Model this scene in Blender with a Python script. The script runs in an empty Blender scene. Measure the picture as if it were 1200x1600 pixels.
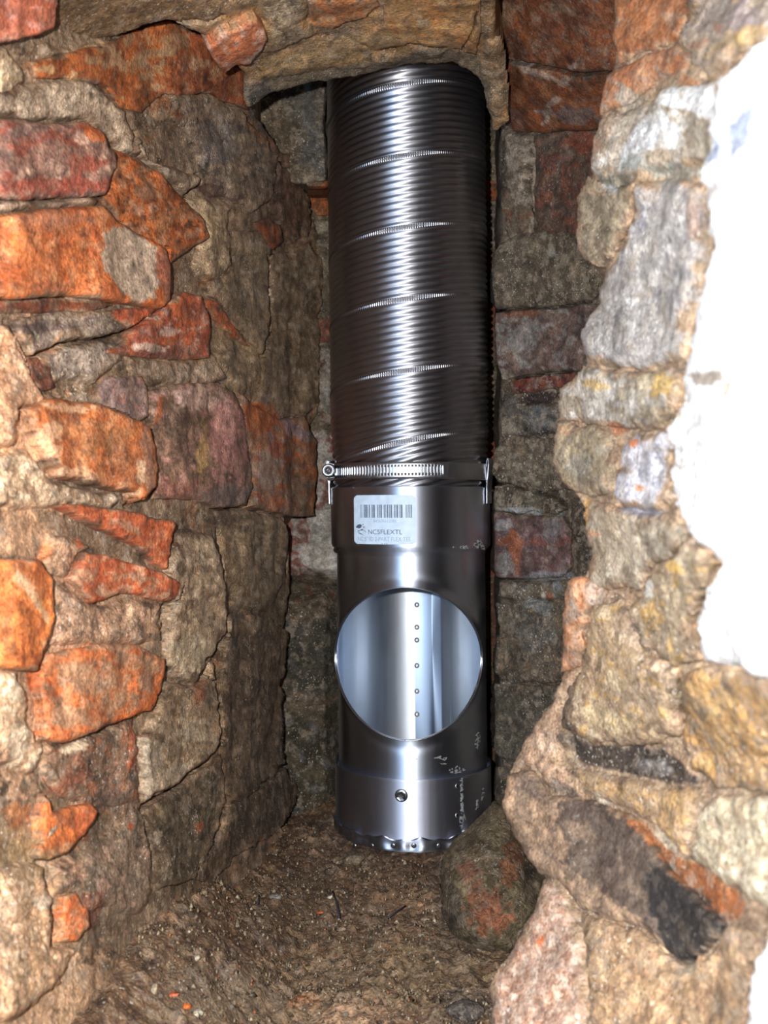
import bpy, bmesh, math, random
import numpy as np
from mathutils import Vector

# ---------------------------------------------------------------- camera, world, lights, exposure
SC = bpy.context.scene
COL = SC.collection
F, CX, CY = 1600.0, 600.0, 800.0          # focal length and centre in pixels of the 1200x1600 frame

cam_d = bpy.data.cameras.new('camera')
cam_d.sensor_fit = 'VERTICAL'
cam_d.sensor_height = 36.0
cam_d.sensor_width = 27.0
cam_d.lens = 36.0 * F / 1600.0
cam_d.clip_start = 0.01
cam_d.dof.use_dof = True
cam_d.dof.focus_distance = 0.74
cam_d.dof.aperture_fstop = 15.0
cam = bpy.data.objects.new('camera', cam_d)
cam.rotation_euler = (math.pi / 2, 0, 0)
COL.objects.link(cam)
SC.camera = cam

world = bpy.data.worlds.new('world')
world.use_nodes = True
bgn = world.node_tree.nodes['Background']
bgn.inputs[0].default_value = (0.80, 0.90, 1.0, 1)
bgn.inputs[1].default_value = 0.45
SC.world = world

# the phone's flash: a small bright emitter a little left of and above the lens
fl_d = bpy.data.lights.new('flash', 'POINT')
fl_d.energy = 25.0
fl_d.color = (1.0, 0.97, 0.93)
fl_d.shadow_soft_size = 0.004
fl = bpy.data.objects.new('flash', fl_d)
fl.location = (-0.035, 0.0, 0.026)
COL.objects.link(fl)
# a cool work lamp in the room, well to the left of the phone
wl_d = bpy.data.lights.new('work_lamp', 'POINT')
wl_d.energy = 6.5
wl_d.color = (0.36, 0.66, 1.0)
wl_d.shadow_soft_size = 0.012
wl = bpy.data.objects.new('work_lamp', wl_d)
wl.location = (-0.245, -0.06, 0.05)
COL.objects.link(wl)

SC.view_settings.view_transform = 'Standard'
SC.view_settings.look = 'None'
SC.view_settings.gamma = 1.0
SC.view_settings.use_curve_mapping = False
SC.view_settings.exposure = 0.0

# ---------------------------------------------------------------- numeric helpers
rng = np.random.RandomState(7)
_G = rng.normal(size=(256, 3)); _G /= np.linalg.norm(_G, axis=1)[:, None]
_PM = rng.permutation(256)

def noise3(p):
    p = np.asarray(p, float)
    i = np.floor(p).astype(np.int64); f = p - i
    u = f * f * f * (f * (f * 6 - 15) + 10)
    out = 0.0
    for dx in (0, 1):
        wx = u[:, 0] if dx else 1 - u[:, 0]
        hx = _PM[(i[:, 0] + dx) & 255]
        for dy in (0, 1):
            wy = u[:, 1] if dy else 1 - u[:, 1]
            hy = _PM[(hx + i[:, 1] + dy) & 255]
            for dz in (0, 1):
                wz = u[:, 2] if dz else 1 - u[:, 2]
                h = _PM[(hy + i[:, 2] + dz) & 255]
                g = _G[h]
                d = g[:, 0] * (f[:, 0] - dx) + g[:, 1] * (f[:, 1] - dy) + g[:, 2] * (f[:, 2] - dz)
                out = out + wx * wy * wz * d
    return out * 1.5

def fbm(p, octv=4, gain=0.5):
    p = np.asarray(p, float); a = 1.0; s = 0.0; t = 0.0
    for k in range(octv):
        s = s + a * noise3(p * (2.03 ** k) + 17.3 * k); t += a; a *= gain
    return s / t * 1.25

def n2(x, y, scale, seed=0.0, octv=3):
    return fbm(np.stack([x / scale, y / scale, np.full_like(x, seed * 3.71 + 0.37)], 1), octv)

def sstep(a, b, x):
    t = np.clip((x - a) / (b - a + 1e-12), 0, 1)
    return t * t * (3 - 2 * t)

def lin(c):
    c = np.asarray(c, float) / 255.0
    return np.where(c <= 0.04045, c / 12.92, ((c + 0.055) / 1.055) ** 2.4)

def unproj(px, py, Y):
    return np.stack([(px - CX) * Y / F, Y, -(py - CY) * Y / F], -1)

def proj(P):
    return CX + F * P[..., 0] / P[..., 1], CY - F * P[..., 2] / P[..., 1]

def rough_poly(pts, amp, seed, seg=5.0, scale=22.0):
    """polygon subdivided to short edges and roughened like a broken edge"""
    pts = np.asarray(pts, float); out = []
    for k in range(len(pts)):
        a, b = pts[k], pts[(k + 1) % len(pts)]
        n = max(1, int(np.hypot(*(b - a)) / seg))
        t = np.arange(n)[:, None] / n
        out.append(a + (b - a) * t)
    q = np.concatenate(out)
    q = q + amp * np.stack([n2(q[:, 0], q[:, 1], scale, seed, 4), n2(q[:, 0], q[:, 1], scale, seed + 9.1, 4)], 1)
    return q

def sdf(px, py, poly):
    """signed distance (inside positive) and nearest boundary point"""
    N = len(px); d2 = np.empty(N); nx = np.empty(N); ny = np.empty(N); ins = np.zeros(N, bool)
    A = poly; B = np.roll(poly, -1, 0); D = B - A; L = (D ** 2).sum(1) + 1e-9
    ch = max(200, int(1.5e6 / len(poly)))
    for s in range(0, N, ch):
        x = px[s:s + ch, None]; y = py[s:s + ch, None]
        t = np.clip(((x - A[:, 0]) * D[:, 0] + (y - A[:, 1]) * D[:, 1]) / L, 0, 1)
        qx = A[:, 0] + t * D[:, 0]; qy = A[:, 1] + t * D[:, 1]
        dd = (x - qx) ** 2 + (y - qy) ** 2
        k = dd.argmin(1); r = np.arange(len(k))
        d2[s:s + ch] = dd[r, k]; nx[s:s + ch] = qx[r, k]; ny[s:s + ch] = qy[r, k]
        c = (A[:, 1] > y) != (B[:, 1] > y)
        xi = A[:, 0] + (y - A[:, 1]) * D[:, 0] / np.where(np.abs(D[:, 1]) < 1e-9, 1e-9, D[:, 1])
        ins[s:s + ch] = ((c & (x < xi)).sum(1) % 2) == 1
    d = np.sqrt(d2)
    return np.where(ins, d, -d), nx, ny

# ---------------------------------------------------------------- object helpers
def link(o, parent=None):
    COL.objects.link(o)
    if parent is not None:
        o.parent = parent
        if parent.type == 'EMPTY':
            o.location = -parent.location
    return o

def mesh_obj(name, V, Fq, mat, parent=None, col=None, smooth=True):
    V = np.asarray(V, np.float32); me = bpy.data.meshes.new(name)
    if isinstance(Fq, np.ndarray):
        n, k = Fq.shape
        me.vertices.add(len(V)); me.vertices.foreach_set('co', V.ravel())
        me.loops.add(n * k); me.loops.foreach_set('vertex_index', Fq.astype(np.int32).ravel())
        me.polygons.add(n); me.polygons.foreach_set('loop_start', np.arange(0, n * k, k, dtype=np.int32))
        me.update(calc_edges=True); me.validate()
    else:
        me.from_pydata([tuple(v) for v in V.tolist()], [], Fq); me.update()
    if col is not None:
        at = me.attributes.new('Col', 'FLOAT_COLOR', 'POINT')
        c4 = np.ones((len(V), 4), np.float32); c4[:, :3] = col
        at.data.foreach_set('color', c4.ravel())
    if smooth:
        me.polygons.foreach_set('use_smooth', np.ones(len(me.polygons), bool))
    me.materials.append(mat)
    o = bpy.data.objects.new(name, me)
    return link(o, parent)

def grid_faces(nr, nc, wrap=False):
    r = np.arange(nr - 1)[:, None]; c = np.arange(nc if wrap else nc - 1)[None, :]
    c2 = (c + 1) % nc
    a = r * nc + c; b = r * nc + c2; d = (r + 1) * nc + c2; e = (r + 1) * nc + c
    return np.stack([a, b, d, e], -1).reshape(-1, 4)

def compact(V, Fq, C):
    use = np.zeros(len(V), bool); use[Fq.ravel()] = True
    idx = np.cumsum(use) - 1
    return V[use], idx[Fq], C[use]

def thing(name, label, cat, loc, group=None):
    o = bpy.data.objects.new(name, None); COL.objects.link(o); o.location = loc
    o.empty_display_size = 0.02
    o['label'] = label; o['category'] = cat
    if group: o['group'] = group
    return o

def tag(o, label, cat, group=None):
    o['label'] = label; o['category'] = cat
    if group: o['group'] = group
    return o

# ---------------------------------------------------------------- materials
def nodes_of(name):
    m = bpy.data.materials.new(name); m.use_nodes = True
    nt = m.node_tree; return m, nt, nt.nodes['Principled BSDF']

def N(nt, t, **kw):
    n = nt.nodes.new(t)
    for k, v in kw.items(): setattr(n, k, v)
    return n

def ramp(nt, src, stops):
    r = N(nt, 'ShaderNodeValToRGB'); nt.links.new(src, r.inputs[0])
    e = r.color_ramp.elements
    while len(e) < len(stops): e.new(0.5)
    for k, (p, c) in enumerate(stops):
        e[k].position = p; e[k].color = (c, c, c, 1) if not isinstance(c, tuple) else c
    return r.outputs[0]

def mixc(nt, mode, fac, a, b):
    m = N(nt, 'ShaderNodeMix', data_type='RGBA', blend_type=mode)
    for s, v in ((m.inputs[0], fac), (m.inputs[6], a), (m.inputs[7], b)):
        if isinstance(v, (int, float)): s.default_value = v
        elif isinstance(v, tuple): s.default_value = v
        else: nt.links.new(v, s)
    return m.outputs[2]

def masonry(name, grain=1.0, rough=0.85, speck=0.5, bump=0.6):
    """colour of the piece from its attribute, sand grain, pale specks and pitting from noise"""
    m, nt, b = nodes_of(name)
    tc = N(nt, 'ShaderNodeTexCoord').outputs['Object']
    at = N(nt, 'ShaderNodeAttribute', attribute_name='Col').outputs['Color']
    def nz(scale, det=4.0, rg=0.6):
        n = N(nt, 'ShaderNodeTexNoise'); n.inputs['Scale'].default_value = scale
        n.inputs['Detail'].default_value = det; n.inputs['Roughness'].default_value = rg
        nt.links.new(tc, n.inputs['Vector']); return n.outputs[0]
    g1 = nz(700 * grain, 3); g2 = nz(170 * grain, 5, 0.7)
    c = mixc(nt, 'MULTIPLY', 1.0, at, ramp(nt, g1, [(0.28, 0.45), (0.62, 1.22)]))
    c = mixc(nt, 'MULTIPLY', 1.0, c, ramp(nt, g2, [(0.30, 0.55), (0.66, 1.25)]))
    sp = ramp(nt, nz(620 * grain, 1, 0.5), [(0.665, 0.0), (0.70, min(1.0, speck * 1.5))])
    clu = ramp(nt, nz(42 * grain, 3, 0.6), [(0.44, 0.12), (0.62, 1.0)])
    sm_ = N(nt, 'ShaderNodeMath', operation='MULTIPLY'); nt.links.new(sp, sm_.inputs[0]); nt.links.new(clu, sm_.inputs[1]); sp = sm_.outputs[0]
    c = mixc(nt, 'MIX', sp, c, (0.66, 0.62, 0.55, 1))  # pale specks: grain, and painted stand-ins for specular sparkle
    tn = ramp(nt, nz(95 * grain, 6, 0.72), [(0.53, 0.0), (0.60, speck * 0.75)])
    c = mixc(nt, 'MIX', tn, c, (0.37, 0.295, 0.225, 1))
    dk = ramp(nt, nz(300 * grain, 2, 0.5), [(0.28, 0.6), (0.34, 0.0)])
    c = mixc(nt, 'MIX', dk, c, (0.045, 0.036, 0.028, 1))
    nt.links.new(c, b.inputs['Base Color'])
    rr = ramp(nt, g2, [(0.3, rough - 0.18), (0.7, min(1.0, rough + 0.1))])
    nt.links.new(rr, b.inputs['Roughness'])
    b.inputs['Specular IOR Level'].default_value = 0.35
    bp = N(nt, 'ShaderNodeBump'); bp.inputs['Strength'].default_value = bump
    bp.inputs['Distance'].default_value = 0.0016 / grain
    hsum = N(nt, 'ShaderNodeMath', operation='ADD')
    nt.links.new(g1, hsum.inputs[0]); nt.links.new(g2, hsum.inputs[1])
    nt.links.new(hsum.outputs[0], bp.inputs['Height'])
    nt.links.new(bp.outputs[0], b.inputs['Normal'])
    return m

M_MORTAR = masonry('mortar', 1.0, 0.88, 0.55, 0.7)
M_BRICK = masonry('fired_clay', 0.85, 0.85, 0.16, 0.4)
M_SOIL = masonry('soil', 0.8, 0.9, 0.34, 0.9)

# ---------------------------------------------------------------- masonry engine
class Surf:
    """a rough masonry face: depth lattice over the part of the place it covers, built with real relief;
    bricks and stones are separate meshes bedded in it"""
    def __init__(s, name, xs, ys, T, step, amp, base, cover, gain, seed, mat=M_MORTAR, rot=0.0):
        s.name, s.xs, s.ys, s.T = name, np.array(xs, float), np.array(ys, float), np.array(T, float)
        s.step, s.amp, s.base_c, s.cover, s.gain, s.seed, s.mat = step, amp, base, cover, gain, seed, mat
        s.spl = []; s.pieces = []; s.flat = 1.0; s.cr = []
    def Y(s, px, py):
        xs, ys, T = s.xs, s.ys, s.T
        i = np.clip(np.searchsorted(xs, px) - 1, 0, len(xs) - 2); j = np.clip(np.searchsorted(ys, py) - 1, 0, len(ys) - 2)
        u = np.clip((px - xs[i]) / (xs[i + 1] - xs[i]), -0.5, 1.5); v = np.clip((py - ys[j]) / (ys[j + 1] - ys[j]), -0.5, 1.5)
        return (T[j, i] * (1 - u) + T[j, i + 1] * u) * (1 - v) + (T[j + 1, i] * (1 - u) + T[j + 1, i + 1] * u) * v
    def base(s, px, py):
        P = unproj(px, py, s.Y(px, py)); e = 9.0
        dx = unproj(px + e, py, s.Y(px + e, py)) - unproj(px - e, py, s.Y(px - e, py))
        dy = unproj(px, py + e, s.Y(px, py + e)) - unproj(px, py - e, s.Y(px, py - e))
        n = np.cross(dx, dy); n /= np.linalg.norm(n, axis=1)[:, None] + 1e-12
        v = -P / np.linalg.norm(P, axis=1)[:, None]
        n *= np.sign((n * v).sum(1))[:, None]
        dr = n + 0.9 * v; dr /= np.linalg.norm(dr, axis=1)[:, None]
        big = s.amp * (1.0 * fbm(P / 0.055 + s.seed, 2) + 0.22 * fbm(P / 0.02 + s.seed + 5, 2))
        return P, dr, big
    def fine(s, P):
        r = fbm(P / 0.009 + s.seed + 11, 4, 0.62)
        pit = np.minimum(0, noise3(P / 0.006 + 3.3) + 0.28)
        rid = 0.5 - np.abs(noise3(P / 0.0045 + 7.7))
        return 0.0009 * r + 0.0016 * pit + 0.0008 * rid * (0.4 + fbm(P / 0.025 + 2.0, 2)) + 0.0007 * noise3(P / 0.0022)
    def crack(s, pts, w=3.0, depth=0.010):
        """an open joint following a line"""
        q = np.array(pts, float); o = []
        for a, b in zip(q[:-1], q[1:]):
            n = max(1, int(np.hypot(*(b - a)) / 5)); o.append(a + (b - a) * np.arange(n)[:, None] / n)
        q = np.concatenate(o + [q[-1:]])
        s.cr.append((q + 3.5 * np.stack([n2(q[:, 0], q[:, 1], 12.0, 3.3, 3), n2(q[:, 0], q[:, 1], 12.0, 8.3, 3)], 1), w, depth))
    def groove(s, px, py):
        g = np.zeros(len(px))
        for q, w, dep in s.cr:
            lo, hi = q.min(0) - 2 * w, q.max(0) + 2 * w
            k = np.where((px > lo[0]) & (px < hi[0]) & (py > lo[1]) & (py < hi[1]))[0]
            if not len(k): continue
            d2 = np.full(len(k), 1e9)
            for a, b in zip(q[:-1], q[1:]):
                e = b - a; t = np.clip(((px[k] - a[0]) * e[0] + (py[k] - a[1]) * e[1]) / (e @ e + 1e-9), 0, 1)
                d2 = np.minimum(d2, (px[k] - a[0] - t * e[0]) ** 2 + (py[k] - a[1] - t * e[1]) ** 2)
            ww = w * (0.75 + 0.6 * n2(px[k], py[k], 18.0, 5.5, 2))
            g[k] = np.maximum(g[k], dep * sstep(np.maximum(ww, 0.5), 0.0, np.sqrt(d2)))
        return g
    def splat(s, x, y, rx, ry, ang, c, a=0.85, rag=0.6, t='a'):
        s.spl.append(('e', (x, y, rx, ry, math.radians(ang)), c, a, rag, t))
    def splatp(s, pts, c, a=0.9, rag=4.0, t='a'):
        s.spl.append(('p', np.array(pts, float), c, a, rag, t))
    def colour(s, px, py, P, c0, cover, seed, mine, dust=0.35):
        c = np.tile(np.array(c0, float), (len(px), 1))
        for k, (cc, frac, sc) in enumerate(cover):
            n = n2(px, py, sc, seed + 2.3 * k, 4)
            th = np.quantile(n, 1 - frac) if len(n) > 10 else 0
            m = sstep(th - 0.10, th + 0.10, n)[:, None] * 0.9
            c = c * (1 - m) + np.array(cc, float) * m
        for (kd, g, cc, a, rag, t) in s.spl:
            if t == 'b' and mine: continue
            if kd == 'e':
                x, y, rx, ry, an = g
                R = max(rx, ry) * 1.9
                k = np.where((np.abs(px - x) < R) & (np.abs(py - y) < R))[0]
                if not len(k): continue
                dx, dy = px[k] - x, py[k] - y
                u = (dx * math.cos(an) + dy * math.sin(an)) / rx; v = (-dx * math.sin(an) + dy * math.cos(an)) / ry
                dd = 1 - np.sqrt(u * u + v * v) + rag * n2(px[k], py[k], 16.0, x * 0.013 + y * 0.007, 4)
                m = a * sstep(0.0, 0.28, dd)
            else:
                lo, hi = g.min(0) - 15, g.max(0) + 15
                k = np.where((px > lo[0]) & (px < hi[0]) & (py > lo[1]) & (py < hi[1]))[0]
                if not len(k): continue
                d, _, _ = sdf(px[k], py[k], g)
                m = a * sstep(-1.5, 2.5, d + rag * n2(px[k], py[k], 14.0, g[0, 0] * 0.01, 4))
            c[k] = c[k] * (1 - m[:, None]) + np.array(cc, float) * m[:, None]
        # weathering: broad value drift, dust, soot flecks
        val = 1 + 0.20 * fbm(P / 0.03 + 2.1, 3) + 0.26 * fbm(P / 0.008 + 8.4, 4, 0.6)
        dm = dust * sstep(0.05, 0.45, fbm(P / 0.012 + 31 + seed, 4))
        c = c * (1 - dm[:, None]) + np.array(s.dust, float) * dm[:, None]
        sm = 0.45 * sstep(0.18, 0.55, fbm(P / 0.010 + 77, 4))
        c = c * val[:, None] * (1 - sm[:, None] * 0.55)
        c[:, 1] += 0.17 * np.clip(c[:, 0] - c[:, 1] - 36, 0, 200)
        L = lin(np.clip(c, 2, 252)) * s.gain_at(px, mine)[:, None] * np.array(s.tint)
        lum = (L @ np.array([0.3, 0.59, 0.11]))[:, None]
        return np.clip(lum + 0.91 * (L - lum), 0.004, 0.88)
    dust = (165, 140, 112); tint = (1.0, 1.0, 1.0)
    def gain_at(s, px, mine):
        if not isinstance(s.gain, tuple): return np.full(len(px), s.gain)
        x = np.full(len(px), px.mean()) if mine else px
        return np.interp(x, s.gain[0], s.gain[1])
    def build(s, kind='structure', mask=None, push=None):
        st = s.step
        gx = np.arange(s.xs[0], s.xs[-1] + st, st); gy = np.arange(s.ys[0], s.ys[-1] + st, st)
        X, Yv = np.meshgrid(gx, gy); px, py = X.ravel(), Yv.ravel()
        Fq = grid_faces(len(gy), len(gx))
        back = np.zeros(len(px))
        if mask is not None:
            d, nx, ny = sdf(px, py, mask)
            near = np.abs(d) < st * 0.55; out = d < 0
            back = np.where(out & ~near, -d, 0.0)
            mv = near | out
            keep = d > -12.5 * st
            px = np.where(mv, nx, px); py = np.where(mv, ny, py)
            Fq = Fq[keep[Fq].all(1)]
        P, dr, big = s.base(px, py)
        h = big + s.fine(P) - s.groove(px, py)
        if mask is not None:
            h = h - 0.004 * (1 - np.clip(np.where(d > 0, d, 0) / 7.0, 0, 1)) ** 2
        V = P + dr * h[:, None]
        if mask is not None:
            V = V + back[:, None] * np.array(push)[None, :] * (1 + 0.25 * noise3(P / 0.01))[:, None]
        C = s.colour(px, py, P, s.base_c, s.cover, s.seed, False)
        V, Fq, C = compact(V, Fq, C)
        o = mesh_obj(s.name, V, Fq, s.mat, None, C)
        o['kind'] = kind
        s.obj = o
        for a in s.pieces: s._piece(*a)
        return o
    def piece(s, name, pts, H, c, cover=(), tilt=(0, 0), bev=7.0, rag=5.0, step=None, rough=1.0, dust=0.3, mat=None, label=None):
        s.pieces.append((name, pts, H, c, cover, tilt, bev, rag, step, rough, dust, mat, label))
    def _piece(s, name, pts, H, c, cover, tilt, bev, rag, step, rough, dust, mat, label):
        st = step or max(2.4, s.step * 0.8); H *= 0.001
        seed = pts[0][0] * 0.0131 + pts[0][1] * 0.0077 + len(pts)
        poly = rough_poly(pts, rag * (1.0 if 'brick' in name else 1.5), seed)
        lo, hi = poly.min(0) - 3 * st, poly.max(0) + 3 * st
        gx = np.arange(lo[0], hi[0], st); gy = np.arange(lo[1], hi[1], st)
        X, Yv = np.meshgrid(gx, gy); px, py = X.ravel(), Yv.ravel()
        Fq = grid_faces(len(gy), len(gx))
        d, nx, ny = sdf(px, py, poly)
        near = np.abs(d) < st * 0.6; out = d < 0
        cx, cy = poly.mean(0)
        soft = 'mortar' in name or name == 'plaster'
        if not soft:
            px = np.where(near | out, nx, px); py = np.where(near | out, ny, py)
        P, dr, big = s.base(px, py)
        t = np.clip(d / bev, 0, 1)
        if soft: t = np.clip(d / (bev * 1.6), 0, 1)
        H *= (0.5 if soft else (0.7 if 'brick' in name else 0.6)) * s.flat
        r0 = 0.0 if soft else (0.72 if s.flat == 1 else 0.4)
        prof = r0 + (1 - r0) * (1 - (1 - t) ** 2)
        chip = np.minimum(0, fbm(P / 0.02 + seed * 3, 3) + 0.1) * 0.0014 * rough
        h = H * prof + (tilt[0] * (px - cx) + tilt[1] * (py - cy)) * 0.001 + chip
        h = np.maximum(h, 0.0010) + 0.9 * big + min(rough, 1.3) * (0.55 if 'brick' in name else 1.0) * s.fine(P)
        if soft: h = np.where(out, big + s.fine(P) + d * 0.0008, big + s.fine(P) * min(rough, 1.3) + H * prof * sstep(0, 3, d) + chip)
        else: h = np.where(out & ~near, np.minimum(big, h) - 0.010, h)
        h = h - s.groove(px, py)
        V = P + dr * h[:, None]
        keep = d > -1.9 * st
        Fq = Fq[keep[Fq].all(1)]
        g0 = s.gain
        if name == 'plaster': s.gain = 1.1  # plaster lifted to near white: flash burn-out put into its colour
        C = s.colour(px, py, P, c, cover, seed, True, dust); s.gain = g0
        if name != 'plaster':
            Cb = s.colour(px, py, P, s.base_c, s.cover, s.seed, False)
            nn = n2(px, py, 13.0, seed + 4, 4); nb = n2(px, py, 34.0, seed + 6, 4)
            if soft or name == 'stone': w = 1 - sstep(-1.0, 10.0, d + 10 * nn + 22 * nb - 3)
            else: w = 0.85 * (1 - sstep(-1.0, 4.0, d + 8 * nn + 10 * nb))
            C = C * (1 - w[:, None]) + Cb * w[:, None]
        V, Fq, C = compact(V, Fq, C)
        m = mat or (M_BRICK if 'brick' in name else M_MORTAR)
        o = mesh_obj(name, V, Fq, m, s.obj, C)
        if not soft: o.data.set_sharp_from_angle(angle=math.radians(58))
        if label: o['label'] = label
        return o
# ================================================================= LEFT WALL of the broken-out hole and flue
xsL = [-170, 0, 60, 130, 200, 250, 300, 350, 400, 450, 500, 535]
WL = Surf('wall_left', xsL, [-180, 0, 200, 500, 800, 1100, 1300, 1450, 1700], [
    [0.360, 0.410, 0.450, 0.490, 0.530, 0.560, 0.600, 0.650, 0.730, 0.850, 0.935, 0.980],
    [0.400, 0.460, 0.500, 0.550, 0.600, 0.630, 0.670, 0.710, 0.780, 0.900, 0.985, 1.030],
    [0.420, 0.480, 0.520, 0.560, 0.610, 0.650, 0.700, 0.750, 0.830, 0.950, 1.035, 1.070],
    [0.420, 0.480, 0.510, 0.550, 0.600, 0.640, 0.690, 0.750, 0.840, 0.970, 1.045, 1.070],
    [0.410, 0.460, 0.490, 0.530, 0.580, 0.620, 0.670, 0.730, 0.820, 0.950, 1.035, 1.070],
    [0.390, 0.440, 0.470, 0.510, 0.560, 0.600, 0.650, 0.720, 0.820, 0.960, 1.035, 1.060],
    [0.370, 0.430, 0.460, 0.500, 0.550, 0.590, 0.640, 0.700, 0.800, 0.940, 1.005, 1.020],
    [0.360, 0.420, 0.450, 0.490, 0.540, 0.580, 0.630, 0.680, 0.760, 0.880, 0.935, 0.950],
    [0.330, 0.380, 0.420, 0.460, 0.510, 0.560, 0.610, 0.660, 0.740, 0.860, 0.915, 0.920]],
    2.6, 0.006, (128, 108, 84), [((150, 130, 104), .35, 40), ((88, 72, 54), .25, 28), ((120, 88, 60), .15, 22)], ((0, 120, 250, 330, 450, 520), (0.92, 1.04, 1.08, 1.25, 1.75, 1.9)), 1.0)  # gain lightens the colour with depth to make up for flash falloff
S = WL; S.tint = (1.06, 0.955, 0.92)
# ground tones of the mortar and dirt, before the pieces
for a in [
    (20, 620, 70, 120, 10, (214, 168, 128)), (40, 830, 60, 90, 0, (198, 158, 120)), (120, 1000, 120, 90, 0, (176, 138, 106)),
    (20, 1100, 70, 160, 0, (205, 165, 128)), (60, 1400, 70, 110, 0, (196, 160, 118)), (60, 1560, 150, 90, 0, (205, 170, 132)),
    (20, 1340, 60, 70, 0, (165, 138, 98)), (200, 1560, 110, 70, 0, (160, 132, 100)),
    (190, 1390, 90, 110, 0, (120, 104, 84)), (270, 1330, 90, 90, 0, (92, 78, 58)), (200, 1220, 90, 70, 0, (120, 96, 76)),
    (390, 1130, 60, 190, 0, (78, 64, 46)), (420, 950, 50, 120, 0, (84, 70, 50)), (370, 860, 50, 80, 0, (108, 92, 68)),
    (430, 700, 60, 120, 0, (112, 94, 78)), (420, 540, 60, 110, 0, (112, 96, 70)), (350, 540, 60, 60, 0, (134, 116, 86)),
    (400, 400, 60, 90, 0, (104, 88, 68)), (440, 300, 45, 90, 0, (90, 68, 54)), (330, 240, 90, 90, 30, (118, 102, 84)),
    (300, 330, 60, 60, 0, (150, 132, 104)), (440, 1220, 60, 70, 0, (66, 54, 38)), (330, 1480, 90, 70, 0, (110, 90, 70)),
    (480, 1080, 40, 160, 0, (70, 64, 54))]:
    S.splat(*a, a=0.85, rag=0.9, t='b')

# --- top left corner
S.piece('brick', [(-80, -60), (62, -40), (63, 20), (60, 41), (30, 52), (0, 60), (-80, 80)], 20, (206, 104, 82), [((226, 150, 140), .2, 25)], (0, 0), 5, 2, label='salmon red brick corner, clean and smooth')
S.piece('mortar_lump', [(-40, 62), (8, 75), (22, 90), (38, 108), (42, 128), (10, 152), (-40, 160)], 9, (222, 202, 164), [((196, 170, 130), .3, 20)], (0, 0), 8, 4)
S.piece('brick', [(42, 96), (95, 82), (150, 72), (200, 50), (262, 32), (330, 62), (368, 92), (374, 152), (335, 148), (262, 134), (215, 178), (182, 168), (150, 132), (96, 122), (48, 122)],
        8, (168, 84, 34), [((128, 66, 30), .35, 30), ((172, 140, 98), .22, 22)], (0, 0), 8, 4)
S.piece('brick', [(240, 60), (300, 48), (342, 70), (372, 100), (378, 170), (350, 160), (320, 142), (270, 150), (236, 140)], 10, (152, 74, 36), [((112, 56, 30), .3, 18), ((150, 110, 84), .12, 12)], (0.03, 0), 8, 4)
S.piece('mortar_lump', [(50, 62), (110, 78), (192, 52), (196, 92), (150, 108), (104, 90), (60, 96)], 7, (196, 166, 120), [((160, 128, 90), .3, 20)], (0, 0), 8, 4)
S.piece('mortar_lump', [(-40, 142), (30, 132), (76, 122), (138, 124), (158, 146), (190, 172), (206, 214), (207, 240), (190, 236), (152, 216), (118, 188), (60, 192), (-40, 182)],
        14, (204, 186, 158), [((176, 158, 134), .4, 24), ((140, 118, 98), .15, 12)], (0, 0), 8, 5)
S.piece('brick', [(-60, 186), (0, 184), (60, 192), (116, 190), (148, 212), (166, 240), (168, 262), (148, 306), (60, 312), (-60, 314)],
        15, (160, 118, 102), [((196, 160, 138), .3, 26), ((122, 92, 84), .22, 18), ((158, 76, 64), .22, 40)], (0.02, 0), 12, 5, rough=1.8)
S.splat(70, 294, 90, 16, -2, (168, 72, 62), .8, .8); S.splat(130, 210, 25, 14, 40, (206, 92, 42), .9, .7); S.splat(20, 205, 40, 14, 0, (130, 104, 96), .7, .9)
S.piece('brick', [(166, 232), (200, 246), (236, 272), (304, 344), (311, 372), (276, 398), (256, 412), (216, 386), (168, 334), (147, 322), (164, 282)],
        13, (184, 88, 34), [((128, 64, 26), .38, 26), ((172, 124, 92), .14, 14), ((96, 60, 34), .12, 12)], (0.02, 0), 10, 3)
S.piece('mortar_lump', [(206, 206), (232, 250), (262, 262), (308, 274), (306, 292), (286, 306), (254, 286), (232, 262), (200, 240)], 17, (172, 156, 130), [((140, 124, 102), .4, 16)], (0, 0), 7, 5, rough=1.5)
S.piece('mortar_lump', [(-60, 314), (60, 312), (148, 306), (150, 322), (100, 326), (-60, 338)], 9, (184, 156, 132), [((206, 180, 156), .3, 20)], (0, 0), 6, 4)
S.piece('brick', [(-80, 340), (0, 334), (60, 328), (142, 322), (176, 350), (246, 392), (252, 432), (251, 470), (241, 484), (212, 481), (174, 474), (96, 463), (0, 469), (-80, 472)],
        20, (204, 104, 52), [((184, 84, 38), .3, 40), ((214, 132, 84), .18, 26)], (0.0, 0.0), 9, 3, dust=.2)
S.splatp([(140, 366), (160, 354), (196, 364), (222, 388), (228, 440), (222, 466), (190, 474), (160, 452), (140, 425), (138, 395)], (182, 166, 144), .95, 7)
S.splat(237, 425, 14, 50, -10, (140, 82, 66), .85, .5); S.splat(60, 345, 80, 14, 0, (196, 130, 106), .6, .8)
S.piece('brick', [(-60, 470), (96, 465), (174, 476), (130, 488), (0, 490), (-60, 492)], 5, (124, 64, 42), [((92, 58, 42), .4, 24)], (0, 0), 6, 3)
S.piece('brick', [(148, 487), (212, 482), (246, 478), (220, 498), (194, 516), (172, 502)], 11, (176, 74, 44), [((130, 60, 44), .2, 14)], (0, 0), 5, 3)
S.piece('brick', [(198, 514), (240, 482), (276, 456), (302, 462), (316, 500), (318, 560), (290, 563), (190, 558), (150, 552), (184, 536)],
        13, (182, 78, 40), [((140, 70, 54), .3, 24), ((176, 134, 120), .16, 13)], (0.01, -0.03), 8, 3)
S.splat(240, 550, 60, 10, 4, (112, 62, 52), .7, .8)
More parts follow.
